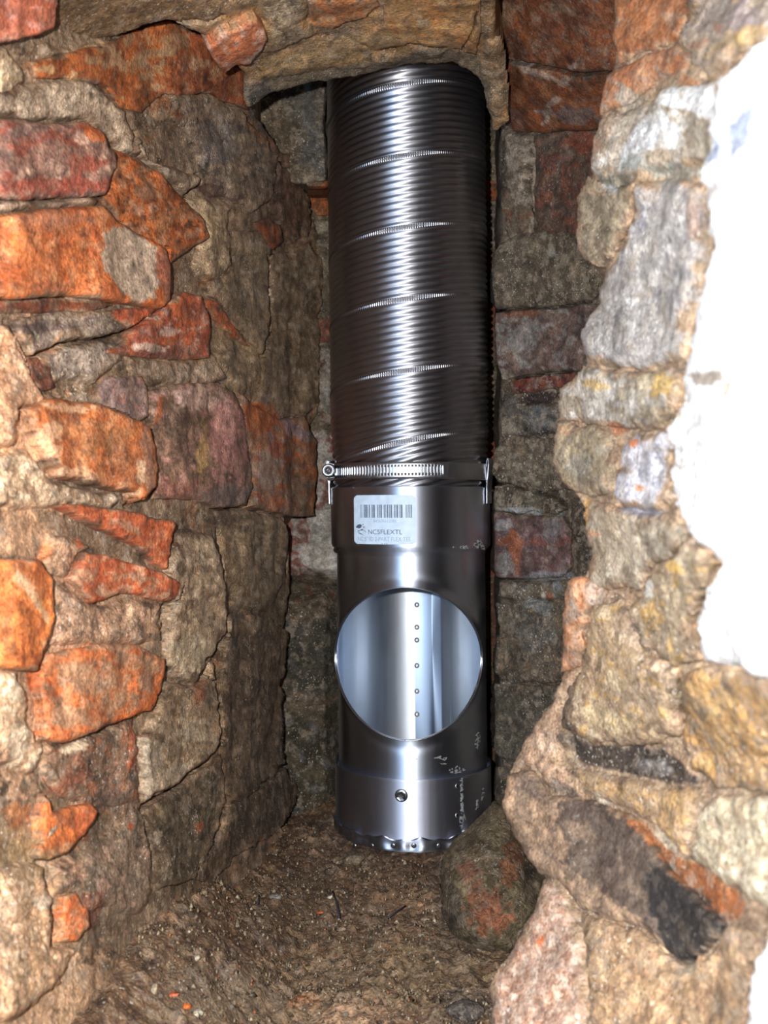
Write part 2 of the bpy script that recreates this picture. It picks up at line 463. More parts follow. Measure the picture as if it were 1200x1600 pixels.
S.piece('brick', [(300, 460), (330, 470), (360, 505), (386, 542), (352, 520), (322, 490)], 8, (176, 74, 34), [((120, 70, 44), .3, 12)], (0, 0), 5, 3)
S.piece('stone', [(6, 504), (60, 490), (128, 486), (168, 490), (192, 514), (150, 528), (84, 536), (44, 556), (26, 532)], 12, (150, 136, 122), [((112, 92, 86), .35, 24), ((182, 168, 146), .2, 14)], (0, .04), 5, 3)
S.splat(45, 515, 50, 10, -4, (92, 76, 74), .8, .7)  # shadow on the flake's upper left, painted dark
S.piece('mortar_lump', [(46, 562), (94, 540), (150, 532), (182, 536), (192, 556), (142, 602), (108, 592), (80, 602)], 9, (168, 156, 140), [((134, 120, 108), .4, 16), ((96, 80, 72), .1, 8)], (0, 0), 6, 5, rough=1.5)
S.piece('brick', [(34, 560), (52, 556), (78, 570), (84, 606), (60, 612), (42, 592)], 7, (128, 72, 52), [((90, 62, 50), .4, 12)], (0, 0), 6, 3)
S.piece('mortar_lump', [(190, 556), (290, 563), (330, 552), (352, 592), (320, 606), (250, 602), (222, 606), (196, 590)], 8, (168, 148, 126), [((134, 116, 96), .4, 14)], (0, 0), 6, 6, rough=1.6)
S.piece('brick', [(146, 606), (160, 592), (215, 588), (222, 606), (224, 650), (206, 660), (140, 638)], 8, (136, 114, 108), [((164, 138, 128), .3, 22), ((176, 120, 104), .14, 12)], (0, 0), 7, 3)
S.piece('mortar_lump', [(-80, 500), (6, 506), (26, 540), (44, 586), (62, 616), (120, 622), (60, 630), (20, 645), (10, 700), (-80, 720)], 18, (216, 170, 130), [((190, 140, 102), .35, 22), ((234, 196, 160), .2, 14)], (0, 0), 8, 5, rough=1.5)
S.piece('brick', [(24, 642), (60, 624), (130, 630), (184, 654), (216, 670), (226, 700), (228, 738), (222, 766), (200, 786), (190, 772), (100, 752), (80, 748), (44, 692)],
        20, (182, 94, 46), [((156, 84, 46), .35, 40), ((196, 124, 78), .2, 30)], (0.02, 0), 8, 4, dust=.25)
S.splat(205, 722, 14, 58, -3, (168, 120, 96), .9, .6); S.splat(194, 745, 8, 30, 0, (216, 184, 146), .8, .7); S.splat(140, 690, 45, 25, 0, (150, 96, 54), .6, .9)
S.piece('mortar_lump', [(-70, 720), (40, 700), (78, 752), (102, 756), (190, 776), (166, 796), (100, 790), (40, 800), (-70, 790)], 10, (196, 172, 138), [((160, 132, 100), .35, 20), ((226, 206, 176), .2, 12)], (0, 0), 7, 5, rough=1.6)
S.piece('brick', [(226, 612), (256, 600), (330, 598), (352, 612), (368, 650), (382, 695), (384, 762), (374, 790), (332, 796), (300, 782), (232, 780), (228, 700)],
        14, (128, 100, 82), [((164, 122, 112), .3, 22), ((98, 76, 60), .25, 26)], (0.0, 0), 10, 4, rough=1.7)
S.splat(262, 660, 30, 36, 0, (88, 68, 54), .85, .8); S.splat(340, 690, 36, 60, 0, (174, 122, 116), .85, .9); S.splat(302, 710, 9, 50, 3, (182, 150, 88), .75, .9)
S.splat(290, 625, 45, 22, 0, (188, 160, 146), .8, .9); S.splat(235, 640, 7, 28, 10, (170, 82, 44), .8, .7); S.splat(340, 775, 42, 18, 0, (116, 104, 98), .8, .7); S.splat(260, 765, 40, 18, 0, (144, 92, 78), .7, .9)
S.piece('brick', [(358, 612), (398, 636), (432, 656), (470, 652), (492, 690), (486, 806), (440, 806), (384, 792), (384, 696)], 12, (136, 92, 66), [((132, 116, 108), .35, 24), ((148, 76, 40), .2, 22)], (0.0, 0), 8, 4, rough=1.4)
S.splat(402, 650, 36, 26, 35, (156, 78, 36), .9, .7); S.splat(450, 672, 26, 16, 20, (142, 126, 132), .8, .8); S.splat(410, 735, 26, 40, 0, (146, 132, 118), .7, .9); S.splat(455, 770, 28, 40, 0, (116, 98, 80), .7, .9)
S.splat(420, 700, 12, 16, 0, (138, 66, 50), .7, .9)
S.piece('brick', [(68, 790), (110, 790), (164, 798), (258, 815), (261, 822), (256, 870), (251, 892), (230, 878), (198, 852), (150, 830), (108, 808)], 15, (190, 82, 46), [((168, 72, 40), .3, 24), ((206, 120, 82), .14, 14)], (0.0, -0.05), 5, 3, dust=.2)
S.splatp([(55, 792), (105, 806), (150, 832), (200, 856), (232, 884), (200, 878), (150, 862), (100, 838), (60, 815)], (126, 104, 80), .85, 8, 'b')
S.piece('brick', [(96, 905), (120, 866), (152, 868), (200, 886), (240, 894), (272, 912), (270, 936), (240, 941), (200, 930), (176, 926), (140, 944)], 12, (196, 86, 52), [((176, 76, 44), .3, 24), ((200, 146, 112), .2, 14)], (0, -.04), 6, 4, dust=.25)
S.piece('brick', [(-80, 880), (0, 876), (46, 876), (66, 906), (70, 968), (62, 1000), (46, 1050), (0, 1046), (-80, 1050)], 17, (226, 118, 52), [((200, 96, 44), .35, 26)], (0, 0), 7, 3, dust=.2)
S.splatp([(0, 886), (12, 900), (40, 938), (58, 964), (56, 978), (30, 950), (2, 912)], (222, 182, 140), .85, 4)
S.piece('mortar_lump', [(70, 830), (140, 850), (120, 866), (96, 905), (72, 905), (60, 870)], 8, (186, 146, 112), [((150, 118, 90), .35, 14)], (0, 0), 7, 5, rough=1.6)
S.splat(118, 850, 8, 9, 0, (196, 82, 48), .85, .4); S.splat(66, 865, 10, 18, 20, (214, 110, 60), .7, .7)
S.piece('mortar_lump', [(72, 900), (140, 946), (200, 934), (246, 944), (252, 1000), (200, 1010), (130, 1008), (72, 1010)], 10, (178, 142, 112), [((200, 168, 136), .3, 18), ((136, 110, 86), .3, 18)], (0, 0), 9, 6, rough=1.8)
S.piece('mortar_lump', [(264, 832), (290, 824), (330, 832), (344, 880), (351, 940), (349, 986), (338, 1016), (302, 1070), (272, 1062), (250, 1032), (254, 962), (246, 902)],
        15, (168, 146, 116), [((192, 174, 144), .3, 22), ((126, 106, 82), .3, 18)], (0, 0), 8, 5, rough=1.7)
S.splat(270, 888, 10, 16, 0, (92, 76, 58), .8, .6); S.splat(290, 1020, 34, 36, 0, (176, 164, 134), .8, .8)
S.piece('mortar_lump', [(250, 1060), (304, 1074), (330, 1024), (337, 1062), (336, 1164), (310, 1195), (268, 1232), (232, 1244), (218, 1258), (211, 1162), (220, 1140), (240, 1100)],
        16, (146, 124, 94), [((170, 156, 130), .3, 26), ((116, 98, 74), .3, 22)], (0.0, 0.0), 6, 4, rough=1.3)
S.splatp([(212, 1150), (240, 1158), (244, 1200), (300, 1190), (262, 1234), (218, 1256)], (172, 160, 136), .8, 6)
S.splat(302, 1085, 10, 20, 20, (160, 84, 46), .6, .9)
S.piece('brick', [(52, 1052), (70, 1022), (150, 1005), (200, 1010), (246, 1030), (242, 1082), (226, 1110), (165, 1130), (118, 1150), (88, 1162), (64, 1156)], 14, (190, 108, 66), [((206, 96, 46), .34, 26), ((176, 132, 98), .28, 18)], (0, 0), 9, 4, rough=1.5)
S.splatp([(236, 1050), (243, 1056), (240, 1086), (222, 1112), (165, 1131), (160, 1124), (205, 1104), (228, 1082)], (222, 100, 40), .9, 3)
S.splat(140, 1020, 22, 14, 0, (220, 108, 52), .8, .9); S.splat(52, 1062, 8, 22, 0, (220, 100, 48), .8, .7); S.splat(78, 1148, 24, 12, 10, (212, 104, 56), .8, .8)
S.piece('mortar_lump', [(-60, 1050), (14, 1046), (36, 1090), (40, 1130), (66, 1162), (66, 1186), (48, 1212), (28, 1206), (20, 1190), (0, 1200), (-60, 1200)], 12, (206, 172, 132), [((232, 214, 182), .4, 18)], (0, 0), 7, 5, rough=1.5)
for a in [(8, 1075, 10, 28, 10), (18, 1172, 14, 30, -10), (50, 1190, 18, 20, 20), (110, 1168, 22, 8, -20), (35, 1120, 14, 6, 40)]:
    S.splat(*a, (234, 216, 184), .9, .9)
S.piece('mortar_lump', [(70, 1164), (130, 1152), (205, 1120), (212, 1160), (216, 1255), (140, 1262), (96, 1246), (70, 1220)], 8, (128, 100, 78), [((150, 92, 62), .3, 18), ((98, 82, 66), .3, 18)], (0, 0), 9, 6, rough=1.8)
S.splat(200, 1170, 10, 36, 0, (176, 80, 48), .8, .8); S.splat(200, 1215, 7, 12, 0, (74, 70, 66), .8, .7); S.splat(165, 1250, 24, 20, 30, (92, 76, 68), .7, .9); S.splat(110, 1215, 40, 16, -25, (144, 82, 60), .7, .9)
S.piece('brick', [(48, 1342), (44, 1336), (56, 1310), (54, 1262), (62, 1240), (72, 1268), (100, 1262), (130, 1254), (142, 1268), (122, 1306), (92, 1332), (62, 1346)], 12, (212, 104, 44), [((190, 92, 44), .3, 18)], (0, 0), 6, 3, dust=.15)
S.splat(26, 1268, 26, 22, 0, (186, 114, 66), .75, .8)
S.piece('mortar_lump', [(55, 1314), (58, 1296), (78, 1276), (88, 1280), (78, 1300), (62, 1316)], 17, (228, 206, 170), [], (0, 0), 4, 2, label='pale mortar fleck stuck on the brick')
S.splat(120, 1290, 22, 30, 20, (168, 78, 50), .6, .9)
S.piece('brick', [(78, 1474), (78, 1430), (86, 1402), (104, 1396), (122, 1424), (122, 1450), (108, 1472)], 9, (206, 108, 62), [((220, 96, 44), .3, 12), ((196, 144, 104), .2, 10)], (0, 0), 7, 4)
S.splat(134, 1425, 22, 36, 0, (128, 78, 60), .7, .9); S.splat(92, 1350, 40, 26, 20, (204, 160, 124), .7, .9); S.splat(92, 1352, 10, 12, 0, (120, 96, 72), .7, .8)
S.piece('mortar_lump', [(70, 1350), (120, 1332), (160, 1300), (205, 1262), (226, 1266), (238, 1330), (234, 1400), (220, 1430), (150, 1420), (122, 1424), (104, 1396), (78, 1400)], 8, (132, 114, 94), [((104, 92, 76), .35, 22), ((160, 132, 112), .25, 18)], (0, 0), 10, 6, rough=1.8)
S.splat(197, 1292, 5, 6, 0, (206, 92, 44), .95, .3)
S.piece('mortar_lump', [(-80, 1360), (40, 1346), (62, 1350), (72, 1400), (76, 1476), (110, 1480), (90, 1540), (20, 1600), (-80, 1600)], 13, (202, 164, 124), [((168, 142, 104), .3, 24), ((222, 194, 158), .25, 14)], (0, 0), 10, 6, rough=1.8)
S.splat(20, 1345, 60, 30, 0, (150, 128, 92), .7, .9); S.splat(52, 1408, 18, 14, 0, (232, 216, 190), .8, .9)
# --- middle depth stones of the upper left
S.piece('stone', [(264, 140), (300, 148), (345, 152), (372, 178), (404, 210), (424, 250), (420, 300), (384, 330), (372, 318), (330, 306), (312, 268), (290, 216), (262, 190)],
        11, (112, 96, 78), [((78, 70, 64), .35, 26), ((142, 124, 100), .25, 16)], (0.02, 0), 10, 5, rough=1.7)
S.splat(330, 225, 28, 44, -20, (92, 88, 86), .8, .8); S.splat(345, 200, 10, 30, -30, (140, 134, 124), .6, .9); S.splat(330, 300, 40, 12, 15, (72, 54, 46), .8, .6); S.splat(400, 200, 16, 44, -30, (112, 72, 40), .7, .7)
S.splat(408, 175, 22, 40, -10, (74, 68, 62), .8, .7); S.splat(352, 282, 10, 30, -10, (138, 124, 98), .6, .8)
S.piece('mortar_lump', [(286, 306), (330, 310), (362, 320), (358, 352), (372, 380), (358, 420), (338, 440), (306, 436), (294, 410), (308, 376), (302, 346)], 10, (164, 146, 112), [((186, 166, 132), .3, 14), ((126, 108, 82), .3, 14)], (0, 0), 8, 5, rough=1.6)
S.piece('stone', [(360, 360), (400, 362), (416, 390), (420, 470), (416, 520), (402, 556), (372, 520), (330, 466), (308, 440), (340, 436), (366, 410)], 10, (126, 110, 84), [((100, 86, 64), .35, 24), ((146, 132, 110), .25, 18)], (0, 0), 9, 5, rough=1.6)
S.piece('brick', [(392, 348), (412, 340), (432, 352), (438, 378), (422, 392), (404, 380)], 8, (136, 66, 34), [((92, 56, 36), .35, 12)], (0, 0), 6, 4)
S.piece('stone', [(424, 250), (446, 262), (478, 290), (486, 330), (478, 370), (452, 380), (430, 350), (414, 318)], 8, (92, 66, 50), [((114, 84, 66), .3, 18), ((72, 56, 44), .3, 14)], (0, 0), 9, 5, rough=1.5)
S.piece('stone', [(422, 240), (450, 240), (482, 256), (484, 292), (458, 276)], 9, (116, 94, 82), [((132, 84, 60), .3, 12)], (0, 0), 6, 4)
S.piece('stone', [(418, 398), (440, 392), (480, 380), (500, 410), (500, 480), (498, 540), (494, 636), (470, 650), (434, 654), (398, 634), (404, 560), (420, 520)],
        9, (112, 96, 74), [((90, 76, 56), .35, 26), ((136, 122, 102), .25, 18)], (0, 0), 9, 5, rough=1.7)
S.piece('mortar_lump', [(330, 552), (360, 525), (400, 560), (396, 634), (358, 610), (348, 590)], 8, (128, 110, 82), [((104, 90, 66), .4, 18), ((160, 144, 118), .2, 12)], (0, 0), 9, 5, rough=1.7)
S.piece('mortar_lump', [(330, 800), (376, 796), (440, 810), (452, 850), (446, 910), (420, 958), (362, 950), (354, 890), (346, 838)], 9, (110, 94, 68), [((84, 70, 50), .35, 22), ((140, 124, 98), .2, 14)], (0, 0), 9, 5, rough=1.6)
S.splat(350, 812, 30, 10, 0, (72, 58, 46), .8, .8); S.splat(402, 868, 10, 18, 0, (150, 136, 108), .6, .8)
S.piece('stone', [(352, 960), (418, 962), (446, 990), (436, 1100), (440, 1190), (404, 1230), (370, 1256), (346, 1240), (338, 1170), (340, 1060)], 8, (88, 72, 52), [((70, 56, 40), .4, 30), ((104, 90, 70), .2, 20)], (0, 0), 10, 6, rough=1.6)
S.piece('stone', [(222, 1262), (270, 1236), (312, 1200), (338, 1180), (346, 1250), (330, 1320), (300, 1372), (242, 1390), (240, 1330)], 8, (84, 74, 54), [((66, 58, 42), .4, 26), ((106, 94, 74), .2, 16)], (0, 0), 10, 5, rough=1.6)
S.splat(304, 1292, 5, 10, 10, (166, 78, 44), .8, .6); S.splat(235, 1266, 12, 9, 0, (136, 116, 84), .8, .5)
S.piece('stone', [(300, 1376), (334, 1320), (350, 1258), (404, 1236), (440, 1200), (470, 1240), (436, 1290), (380, 1330), (330, 1380)], 6, (76, 62, 44), [((62, 50, 36), .4, 26)], (0, 0), 10, 6, rough=1.6)

# ================================================================= BACK of the flue
WB = Surf('wall_back', [380, 505, 545, 760, 880], [-260, 110, 284, 304, 890, 940, 1450], [[.94, .94, 1.05, 1.06, 1.06], [.94, .94, 1.05, 1.06, 1.06], [.94, .94, 1.05, 1.06, 1.06], [1.04, 1.04, 1.06, 1.07, 1.07], [1.04, 1.05, 1.06, 1.07, 1.07], [.975, 1.0, 1.05, 1.06, 1.06], [.95, .985, 1.04, 1.06, 1.06]],
          3.0, 0.004, (98, 84, 66), [((80, 68, 52), .35, 26), ((120, 104, 84), .2, 16)], 0.9, 4.0)
S = WB
S.piece('stone', [(430, 110), (509, 100), (509, 278), (500, 282), (470, 262), (444, 236)], 4, (92, 86, 78), [((104, 98, 90), .25, 16)], (0, 0), 5, 3, label='smooth grey rendered block beside the hose')
S.splat(455, 210, 26, 40, -20, (86, 72, 52), .8, .8)
S.piece('brick', [(480, 280), (560, 278), (560, 336), (492, 336), (482, 310)], 7, (160, 78, 32), [((120, 60, 28), .3, 14)], (0, 0), 6, 3)
S.piece('mortar_lump', [(476, 340), (560, 340), (560, 366), (500, 368), (480, 360)], 5, (140, 128, 104), [], (0, 0), 5, 3)
S.piece('stone', [(470, 372), (560, 370), (560, 486), (496, 486), (480, 450)], 6, (114, 98, 74), [((92, 80, 60), .35, 20)], (0, 0), 6, 4)
S.piece('brick', [(486, 500), (560, 498), (560, 536), (494, 536)], 6, (124, 64, 44), [((92, 56, 44), .3, 12)], (0, 0), 5, 3)
S.piece('mortar_lump', [(484, 540), (560, 540), (560, 668), (492, 668), (478, 610)], 6, (124, 112, 100), [((150, 142, 132), .3, 12), ((108, 70, 58), .2, 14)], (0, 0), 6, 4, rough=1.5)
S.piece('brick', [(470, 672), (560, 672), (560, 790), (466, 800), (474, 740)], 5, (132, 86, 76), [((170, 164, 156), .4, 12)], (0, 0), 5, 3)
S.piece('brick', [(436, 806), (560, 800), (560, 900), (452, 900), (446, 850)], 5, (130, 78, 70), [((160, 154, 146), .3, 12)], (0, 0), 5, 3)
S.splatp([(478, 800), (560, 770), (560, 905), (520, 908), (470, 882), (462, 850), (482, 845)], (176, 172, 164), .95, 7)
S.splat(500, 720, 14, 50, 0, (172, 166, 158), .85, .9); S.splat(476, 720, 8, 40, 0, (122, 62, 56), .8, .6)
S.piece('mortar_lump', [(430, 904), (520, 912), (560, 908), (560, 950), (440, 952)], 5, (92, 82, 62), [((128, 70, 50), .12, 10)], (0, 0), 6, 4)
S.piece('stone', [(420, 960), (560, 956), (560, 1090), (430, 1100)], 5, (66, 62, 52), [((80, 78, 74), .25, 22)], (0, 0), 6, 4)
S.piece('stone', [(424, 1108), (560, 1096), (560, 1290), (430, 1290)], 6, (68, 62, 48), [((84, 74, 56), .3, 22), ((92, 92, 92), .15, 20)], (0, 0), 8, 5)
S.piece('mortar_lump', [(740, 180), (840, 180), (840, 276), (750, 276)], 5, (98, 88, 78), [((92, 76, 50), .3, 14)], (0, 0), 5, 3)
S.piece('brick', [(740, 282), (840, 280), (840, 312), (740, 316)], 7, (150, 72, 30), [((100, 56, 32), .3, 12)], (0, 0), 5, 3)
S.piece('stone', [(740, 320), (840, 318), (840, 388), (740, 390)], 5, (88, 78, 76), [((120, 112, 110), .2, 10)], (0, 0), 5, 3)
S.piece('brick', [(740, 394), (840, 394), (840, 556), (740, 560)], 6, (118, 56, 38), [((84, 46, 36), .35, 18)], (0, 0), 5, 3)
S.piece('stone', [(740, 566), (840, 566), (840, 680), (740, 680)], 5, (84, 72, 56), [((112, 100, 84), .2, 12)], (0, 0), 5, 4)
S.piece('brick', [(740, 686), (840, 686), (840, 770), (740, 772)], 7, (142, 64, 40), [((110, 52, 36), .3, 14)], (0, 0), 5, 3)
S.piece('brick', [(740, 850), (840, 850), (840, 905), (740, 905)], 5, (104, 52, 36), [((80, 46, 36), .3, 14)], (0, 0), 5, 3)
S.piece('brick', [(740, 912), (840, 912), (840, 1040), (740, 1042)], 5, (92, 58, 38), [((70, 48, 36), .3, 16)], (0, 0), 5, 3)
S.piece('brick', [(740, 1048), (840, 1048), (840, 1250), (740, 1250)], 5, (94, 64, 42), [((70, 52, 38), .35, 16)], (0, 0), 5, 3)

# ================================================================= SOFFIT over the flue mouth
xsC = [40, 200, 330, 400, 500, 620, 740, 800]
CL = Surf('ceiling', xsC, [-330, -180, 0, 60, 110, 180, 240], [
    [.34, .36, .38, .40, .42, .43, .43, .43],
    [.40, .43, .46, .48, .50, .51, .51, .51],
    [.49, .54, .58, .61, .63, .64, .64, .64],
    [.53, .58, .63, .66, .69, .70, .70, .70],
    [.56, .61, .68, .71, .75, .77, .76, .75],
    [.60, .66, .72, .76, .81, .83, .82, .80],
    [.64, .69, .75, .79, .84, .86, .85, .83]],
    2.8, 0.006, (164, 128, 90), [((148, 122, 92), .35, 36), ((186, 138, 86), .25, 40), ((120, 96, 68), .15, 18)], 1.0, 7.0)
S = CL
MASK_C = rough_poly([(-20, -420), (900, -420), (900, -40), (775, -30), (775, 60), (786, 110), (792, 190), (770, 206), (762, 162), (748, 128), (730, 112), (705, 104), (660, 102), (600, 110), (560, 118),
                     (510, 128), (470, 137), (432, 148), (404, 166), (388, 170), (382, 158), (384, 120), (368, 96), (330, 62), (262, 34), (200, 52), (110, 80), (50, 62), (-20, 62)], 4, 3.3)
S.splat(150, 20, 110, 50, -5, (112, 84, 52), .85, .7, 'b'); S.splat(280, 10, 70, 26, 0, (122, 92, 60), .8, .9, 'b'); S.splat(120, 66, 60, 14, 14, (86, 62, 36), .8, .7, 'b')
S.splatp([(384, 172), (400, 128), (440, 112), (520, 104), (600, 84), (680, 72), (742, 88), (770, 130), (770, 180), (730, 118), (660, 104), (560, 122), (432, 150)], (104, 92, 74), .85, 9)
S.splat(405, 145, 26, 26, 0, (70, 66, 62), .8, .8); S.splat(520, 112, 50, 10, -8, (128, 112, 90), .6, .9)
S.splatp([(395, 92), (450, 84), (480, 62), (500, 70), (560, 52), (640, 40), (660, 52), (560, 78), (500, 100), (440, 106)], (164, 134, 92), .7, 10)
S.piece('brick', [(480, 0), (500, -20), (580, -24), (592, 8), (570, 22), (520, 40), (486, 34)], 5, (190, 112, 66), [((172, 130, 92), .35, 16)], (0, 0), 7, 4)
S.piece('mortar_lump', [(400, -30), (478, -30), (482, 30), (500, 46), (470, 64), (420, 84), (398, 88), (408, 50)], 8, (160, 136, 106), [((184, 160, 124), .3, 18), ((130, 108, 82), .25, 14)], (0, 0), 9, 5, rough=1.6)
S.piece('brick', [(596, -40), (700, -40), (748, -30), (752, 40), (742, 84), (700, 70), (640, 62), (590, 74), (560, 62), (600, 30)], 7, (178, 130, 78), [((156, 120, 80), .35, 28), ((190, 122, 66), .25, 30)], (0, 0), 10, 5)
S.splat(660, 24, 14, 10, 0, (176, 162, 140), .6, .8)
S.piece('mortar_lump', [(500, 52), (560, 66), (590, 78), (640, 66), (700, 74), (690, 92), (600, 100), (520, 108), (440, 120), (402, 124), (398, 96), (440, 84)], 6, (160, 122, 76), [((132, 108, 78), .35, 20), ((186, 140, 86), .25, 16)], (0, 0), 9, 5, rough=1.4)
S.piece('brick', [(317, 63), (336, 40), (368, 24), (394, 12), (408, 26), (412, 44), (404, 64), (386, 88), (362, 89), (346, 104)], 15, (208, 108, 72), [((196, 96, 60), .3, 20), ((206, 158, 140), .2, 12)], (0, 0), 4, 2, dust=.2, label='salmon brick chip standing proud, clean')
S.splat(398, 70, 12, 20, 30, (206, 184, 168), .8, .8)
S.piece('mortar_lump', [(742, 88), (764, 60), (780, 66), (788, 110), (792, 190), (776, 200), (764, 160), (750, 126)], 8, (156, 126, 92), [((130, 104, 74), .35, 14)], (0, 0), 7, 4)
S.splat(755, 30, 10, 40, 10, (150, 118, 84), .6, .8)

# ================================================================= RIGHT WALL of the flue, broken half bricks beside the hose
xsR = [774, 779, 783, 830, 880, 930, 1000, 1080]
WR = Surf('wall_right', xsR, [-260, 0, 100, 205, 500, 900, 1300, 1500], [
    [.78, .70, .62, .58, .55, .52, .48, .44],
    [.98, .84, .76, .73, .70, .67, .63, .58],
    [1.03, .90, .82, .78, .75, .72, .68, .62],
    [1.06, .96, .88, .85, .82, .79, .74, .68],
    [1.06, .97, .90, .87, .84, .80, .75, .70],
    [1.06, .97, .90, .87, .84, .80, .75, .70],
    [1.05, .95, .89, .86, .83, .79, .74, .68],
    [1.02, .92, .87, .84, .80, .77, .72, .66]],
    2.8, 0.005, (92, 80, 66), [((74, 62, 50), .35, 24), ((116, 102, 86), .2, 16)], 0.92, 9.0)
S = WR; S.tint = (1.0, 0.97, 0.92)
S.piece('brick', [(758, -60), (980, -60), (980, 106), (900, 106), (840, 96), (790, 86), (768, 56)], 9, (126, 66, 38), [((102, 56, 36), .35, 30), ((124, 92, 74), .15, 16)], (0, 0), 8, 3)
S.splat(790, 18, 30, 30, 0, (138, 108, 84), .8, .8); S.splat(880, 8, 40, 10, 0, (128, 104, 82), .7, .8)
S.piece('brick', [(792, 90), (840, 100), (900, 110), (980, 108), (980, 198), (930, 200), (850, 206), (806, 203), (798, 150)], 12, (130, 66, 32), [((104, 54, 28), .35, 28)], (0, -.03), 8, 3)
for a in [(826, 98, 26, 5, 25), (862, 112, 22, 5, 20), (892, 118, 14, 8, -20), (872, 152, 14, 6, -35), (860, 176, 5, 14, 20), (843, 168, 5, 4, 0), (905, 96, 12, 4, -20)]:
    S.splat(*a, (166, 148, 138), .8, .9)
S.splat(900, 172, 46, 15, 6, (112, 96, 96), .8, .8); S.splat(812, 180, 10, 24, 0, (112, 84, 78), .6, .8)
S.piece('mortar_lump', [(789, 202), (806, 198), (832, 206), (840, 250), (834, 256), (828, 300), (836, 330), (796, 332), (788, 270)], 13, (136, 124, 110), [((112, 100, 88), .4, 14), ((160, 148, 132), .2, 10)], (0, 0), 6, 4, rough=1.7)
S.piece('brick', [(836, 212), (870, 206), (950, 200), (950, 290), (950, 368), (840, 370), (838, 320), (842, 250)], 8, (88, 64, 52), [((108, 56, 42), .3, 24), ((70, 56, 48), .3, 16)], (0, 0), 7, 4)
S.splat(915, 222, 26, 26, 0, (124, 56, 40), .75, .8)
S.splat(836, 290, 4, 40, 0, (170, 156, 138), .8, .5); S.splat(834, 350, 4, 18, 8, (160, 148, 132), .7, .6)
S.piece('brick', [(790, 292), (834, 324), (838, 370), (800, 380), (788, 350)], 9, (98, 82, 66), [((116, 70, 48), .2, 12), ((124, 110, 92), .2, 10)], (0, 0), 6, 4)
S.splat(783, 344, 6, 22, 0, (150, 138, 124), .7, .7)
S.piece('stone', [(796, 372), (832, 364), (880, 362), (950, 366), (960, 450), (920, 474), (862, 482), (790, 484), (776, 470), (771, 432), (784, 392)], 15, (98, 88, 72), [((82, 72, 58), .35, 24), ((120, 110, 94), .25, 12)], (0, 0), 8, 4, rough=1.4)
S.splat(870, 395, 8, 8, 0, (150, 148, 136), .8, .5); S.splat(778, 455, 7, 26, 8, (140, 142, 132), .8, .6); S.splat(872, 440, 8, 34, 15, (124, 112, 96), .5, .9); S.splat(800, 375, 24, 8, -20, (132, 122, 104), .6, .9)
S.piece('brick', [(781, 487), (800, 484), (870, 480), (950, 474), (950, 580), (900, 580), (822, 586), (790, 594), (781, 560)], 12, (104, 82, 76), [((88, 68, 62), .35, 20), ((130, 126, 124), .2, 14)], (0, 0), 7, 3)
S.splat(816, 530, 28, 40, 25, (138, 136, 134), .75, .9); S.splat(820, 490, 36, 7, -4, (132, 76, 50), .75, .7); S.splat(864, 490, 16, 14, 0, (132, 118, 104), .6, .9); S.splat(790, 585, 14, 9, 20, (152, 142, 126), .8, .8)
S.piece('brick', [(796, 592), (830, 588), (900, 580), (950, 582), (950, 612), (870, 608), (832, 614), (806, 616)], 10, (104, 44, 32), [((80, 42, 36), .35, 12), ((116, 104, 104), .2, 10)], (0, 0), 5, 3)
S.splat(850, 622, 36, 12, -10, (46, 36, 34), .85, .6, 'b')
S.piece('mortar_lump', [(783, 600), (800, 612), (822, 630), (850, 628), (950, 620), (950, 690), (870, 680), (830, 680), (786, 688)], 10, (96, 94, 88), [((70, 68, 68), .35, 16), ((122, 112, 98), .25, 14)], (0, 0), 7, 5, rough=2.0)
S.splat(850, 655, 24, 20, 0, (92, 98, 104), .7, .9); S.splat(808, 662, 24, 16, -20, (126, 116, 100), .7, .9)
S.piece('stone', [(790, 688), (800, 680), (850, 684), (950, 690), (950, 760), (870, 766), (850, 772), (790, 754), (777, 732), (780, 706)], 14, (104, 94, 80), [((86, 76, 62), .35, 18), ((128, 120, 106), .2, 12)], (0, 0), 7, 4, rough=1.4)
S.piece('stone', [(774, 780), (784, 758), (850, 770), (880, 784), (886, 796), (870, 804), (840, 800), (800, 802), (774, 800)], 12, (106, 98, 82), [((84, 78, 68), .35, 14)], (0, 0), 6, 4)
S.splat(824, 797, 40, 6, 4, (152, 160, 166), .85, .8)
S.piece('brick', [(771, 794), (788, 800), (830, 806), (884, 806), (900, 830), (896, 890), (880, 902), (790, 906), (773, 888)], 12, (102, 74, 72), [((124, 104, 106), .3, 16), ((84, 62, 58), .25, 16)], (0, 0), 7, 3)
S.splat(806, 846, 18, 18, 0, (148, 74, 48), .9, .8); S.splat(812, 872, 8, 26, -5, (140, 70, 46), .8, .7); S.splat(860, 846, 34, 8, 3, (130, 66, 60), .75, .9); S.splat(796, 822, 12, 12, 40, (146, 150, 156), .7, .8); S.splat(798, 878, 12, 22, 0, (132, 132, 128), .75, .7)
S.splat(776, 850, 6, 50, 0, (124, 112, 88), .8, .6); S.splat(870, 822, 16, 30, 10, (120, 124, 130), .6, .9); S.splat(860, 900, 40, 9, -4, (130, 136, 144), .7, .8)
S.piece('stone', [(896, 790), (930, 800), (950, 860), (940, 905), (905, 905), (898, 860)], 9, (66, 58, 46), [((110, 104, 92), .25, 8), ((40, 34, 30), .3, 10)], (0, 0), 6, 5, rough=2.6)
S.piece('mortar_lump', [(784, 908), (880, 904), (950, 908), (950, 938), (880, 938), (800, 940), (780, 932)], 9, (104, 94, 78), [((124, 130, 136), .25, 14)], (0, 0), 6, 4)
S.splat(862, 931, 6, 6, 0, (140, 72, 52), .9, .3); S.splat(852, 931, 5, 5, 0, (190, 184, 170), .9, .3)
